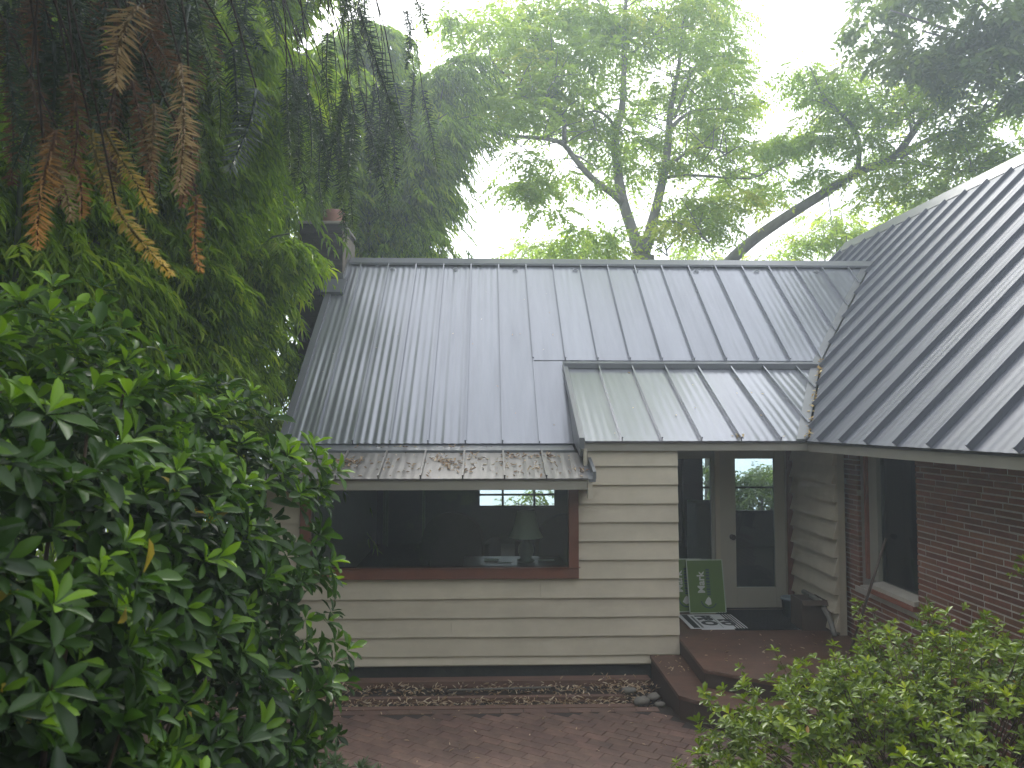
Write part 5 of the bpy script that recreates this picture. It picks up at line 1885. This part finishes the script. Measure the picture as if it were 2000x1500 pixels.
cl = []
for (px, py, m_) in ((670, 905, 30), (690, 900, 22), (655, 915, 16), (880, 905, 26), (860, 895, 18), (915, 890, 22), (905, 915, 12), (1000, 890, 22), (1040, 885, 26), (1070, 890, 16), (1060, 910, 10), (990, 905, 10), (1140, 920, 10), (760, 905, 10), (800, 915, 8)):
    for _ in range(int(m_ * 1.5)):
        cl.append((px + RL.normal(0, 13), py + RL.normal(0, 5)))
us, vs = [], []
for px, py in cl:
    d = at(px, py, 1) - CO
    # hit the pent roof plane
    n_ = pn
    p0 = Pp(0, PY0)
    t = ((p0 - CO) @ n_) / (d @ n_)
    q = CO + d * t
    if PY0 + .01 < q[1] < PY1 - .05 and -2.2 < q[0] < 1.0:
        us.append(q[0]), vs.append(q[1])
for _ in range(150):
    us.append(RL.uniform(-2.1, .95)), vs.append(RL.uniform(PY0 + .02, PY1 - .03))
P_, N_ = on(Pp, pn, us, vs)
strew('fallen_leaves', P_, N_, .046, .018, M['litter'], 'tan dry leaves strewn over the pent roof above the window', seed=31)
P_ = np.array([(RL.normal(-.95 + .7 * (k % 2), .18), RL.uniform(8.18, 8.4), 2.275) for k in range(60)])
strew('fallen_leaves', P_, np.tile((0, -.2, 1), (60, 1)), .034, .013, M['litter'], 'tan leaves caught along the flashing under the main eave', seed=32)
# valley
vs_ = np.array(vp)
seg = RL.integers(0, 4, 240)
ft = RL.uniform(0, 1, 240)
P_ = vs_[seg] + (vs_[seg + 1] - vs_[seg]) * ft[:, None] + np.stack([RL.normal(.03, .018, 240), np.zeros(240), RL.uniform(.02, .05, 240)], -1)
keep = (np.sin(P_[:, 1] * 9) + RL.normal(0, .6, 240)) > -.2
strew('fallen_leaves', P_[keep], np.tile((-.3, -.3, 1), (keep.sum(), 1)), .045, .022, M['yellowleaf'], 'yellow leaves lodged along the roof valley', seed=33)
# scattered specks on main roof sheets
us, vs = RL.uniform(-2, 3, 40), RL.uniform(8.5, 11, 40)
P_, N_ = on(Pm, nm, us, vs)
k_ = us < .9
strew('fallen_leaves', P_[k_], N_[k_], .026, .010, M['litter'], 'few dry specks on the steep main roof', seed=34)
us, vs = RL.uniform(1.1, 3.2, 12), RL.uniform(7.8, 9.3, 12)
P_, N_ = on(Pc, cn, us, vs)
P2 = np.array([Pc(2.6 + RL.normal(0, .03), 7.82 + RL.uniform(0, .06)) for _ in range(14)])
strew('fallen_leaves', np.concatenate([P_, P2]), np.tile(cn, (26, 1)), .035, .016, M['yellowleaf'], 'few yellow leaves on the porch roof', seed=35)
# deck, step, patio
P_ = np.stack([RL.uniform(1.98, 3.5, 46), RL.uniform(6.9, 8.1, 46), np.full(46, .362)], -1)
strew('fallen_leaves', P_, np.tile((0, 0, 1), (46, 1)), .036, .013, M['litter'], 'pale leaves scattered on the upper deck platform', seed=36, tint=RL.uniform(.6, 1, 46))
P_ = np.stack([RL.uniform(1.67, 1.93, 26), RL.uniform(7.2, 7.8, 26), np.full(26, .202)], -1)
strew('fallen_leaves', P_, np.tile((0, 0, 1), (26, 1)), .036, .013, M['litter'], 'pale leaves on the lower deck step', seed=37, tint=RL.uniform(.6, 1, 26))
P_ = np.stack([RL.uniform(-1.7, 1.6, 70), RL.uniform(5.5, 6.95, 70), np.full(70, .002)], -1)
strew('fallen_leaves', P_, np.tile((0, 0, 1), (70, 1)), .038, .010, M['litter'], 'few pale leaves dropped on the brick patio', seed=38, tint=RL.uniform(.4, 1, 70))
# bed litter
n = 1500
yy = np.where(RL.random(n) < .55, RL.normal(7.16, .05, n), RL.normal(7.5, .09, n))
P_ = np.stack([RL.uniform(-2.6, 1.5, n), yy, RL.uniform(-.045, .0, n)], -1)
P3 = np.stack([RL.normal(1.35, .14, 160), RL.normal(7.4, .15, 160), RL.uniform(-.03, .05, 160)], -1)
P_ = np.concatenate([P_, P3])
P_ = P_[(P_[:, 0] < 1.62)]
strew('leaf_litter', P_, np.tile((0, 0, 1), (len(P_), 1)), .055, .012, M['litter'], 'thick dry leaf litter in the bed along the wall', seed=39, tint=np.clip(RL.normal(.66, .28, len(P_)), 0, 1))

# ------------------------------------------------------------------ haze: one closed box of even, thin air
hm, hn, hout = newmat('haze_air')
pv = N(hn, 'ShaderNodeVolumePrincipled')
pv.inputs['Color'].default_value = (0.80, 0.90, 1.0, 1)
pv.inputs['Density'].default_value = 0.007
pv.inputs['Anisotropy'].default_value = 0.5
hn.links.new(pv.outputs[0], hout.inputs['Volume'])
hz = MB().box(-420, 420, -140, 440, -32, 19).build('haze', hm)
tag(hz, 'thin bright haze filling the air between the trees', kind='stuff')
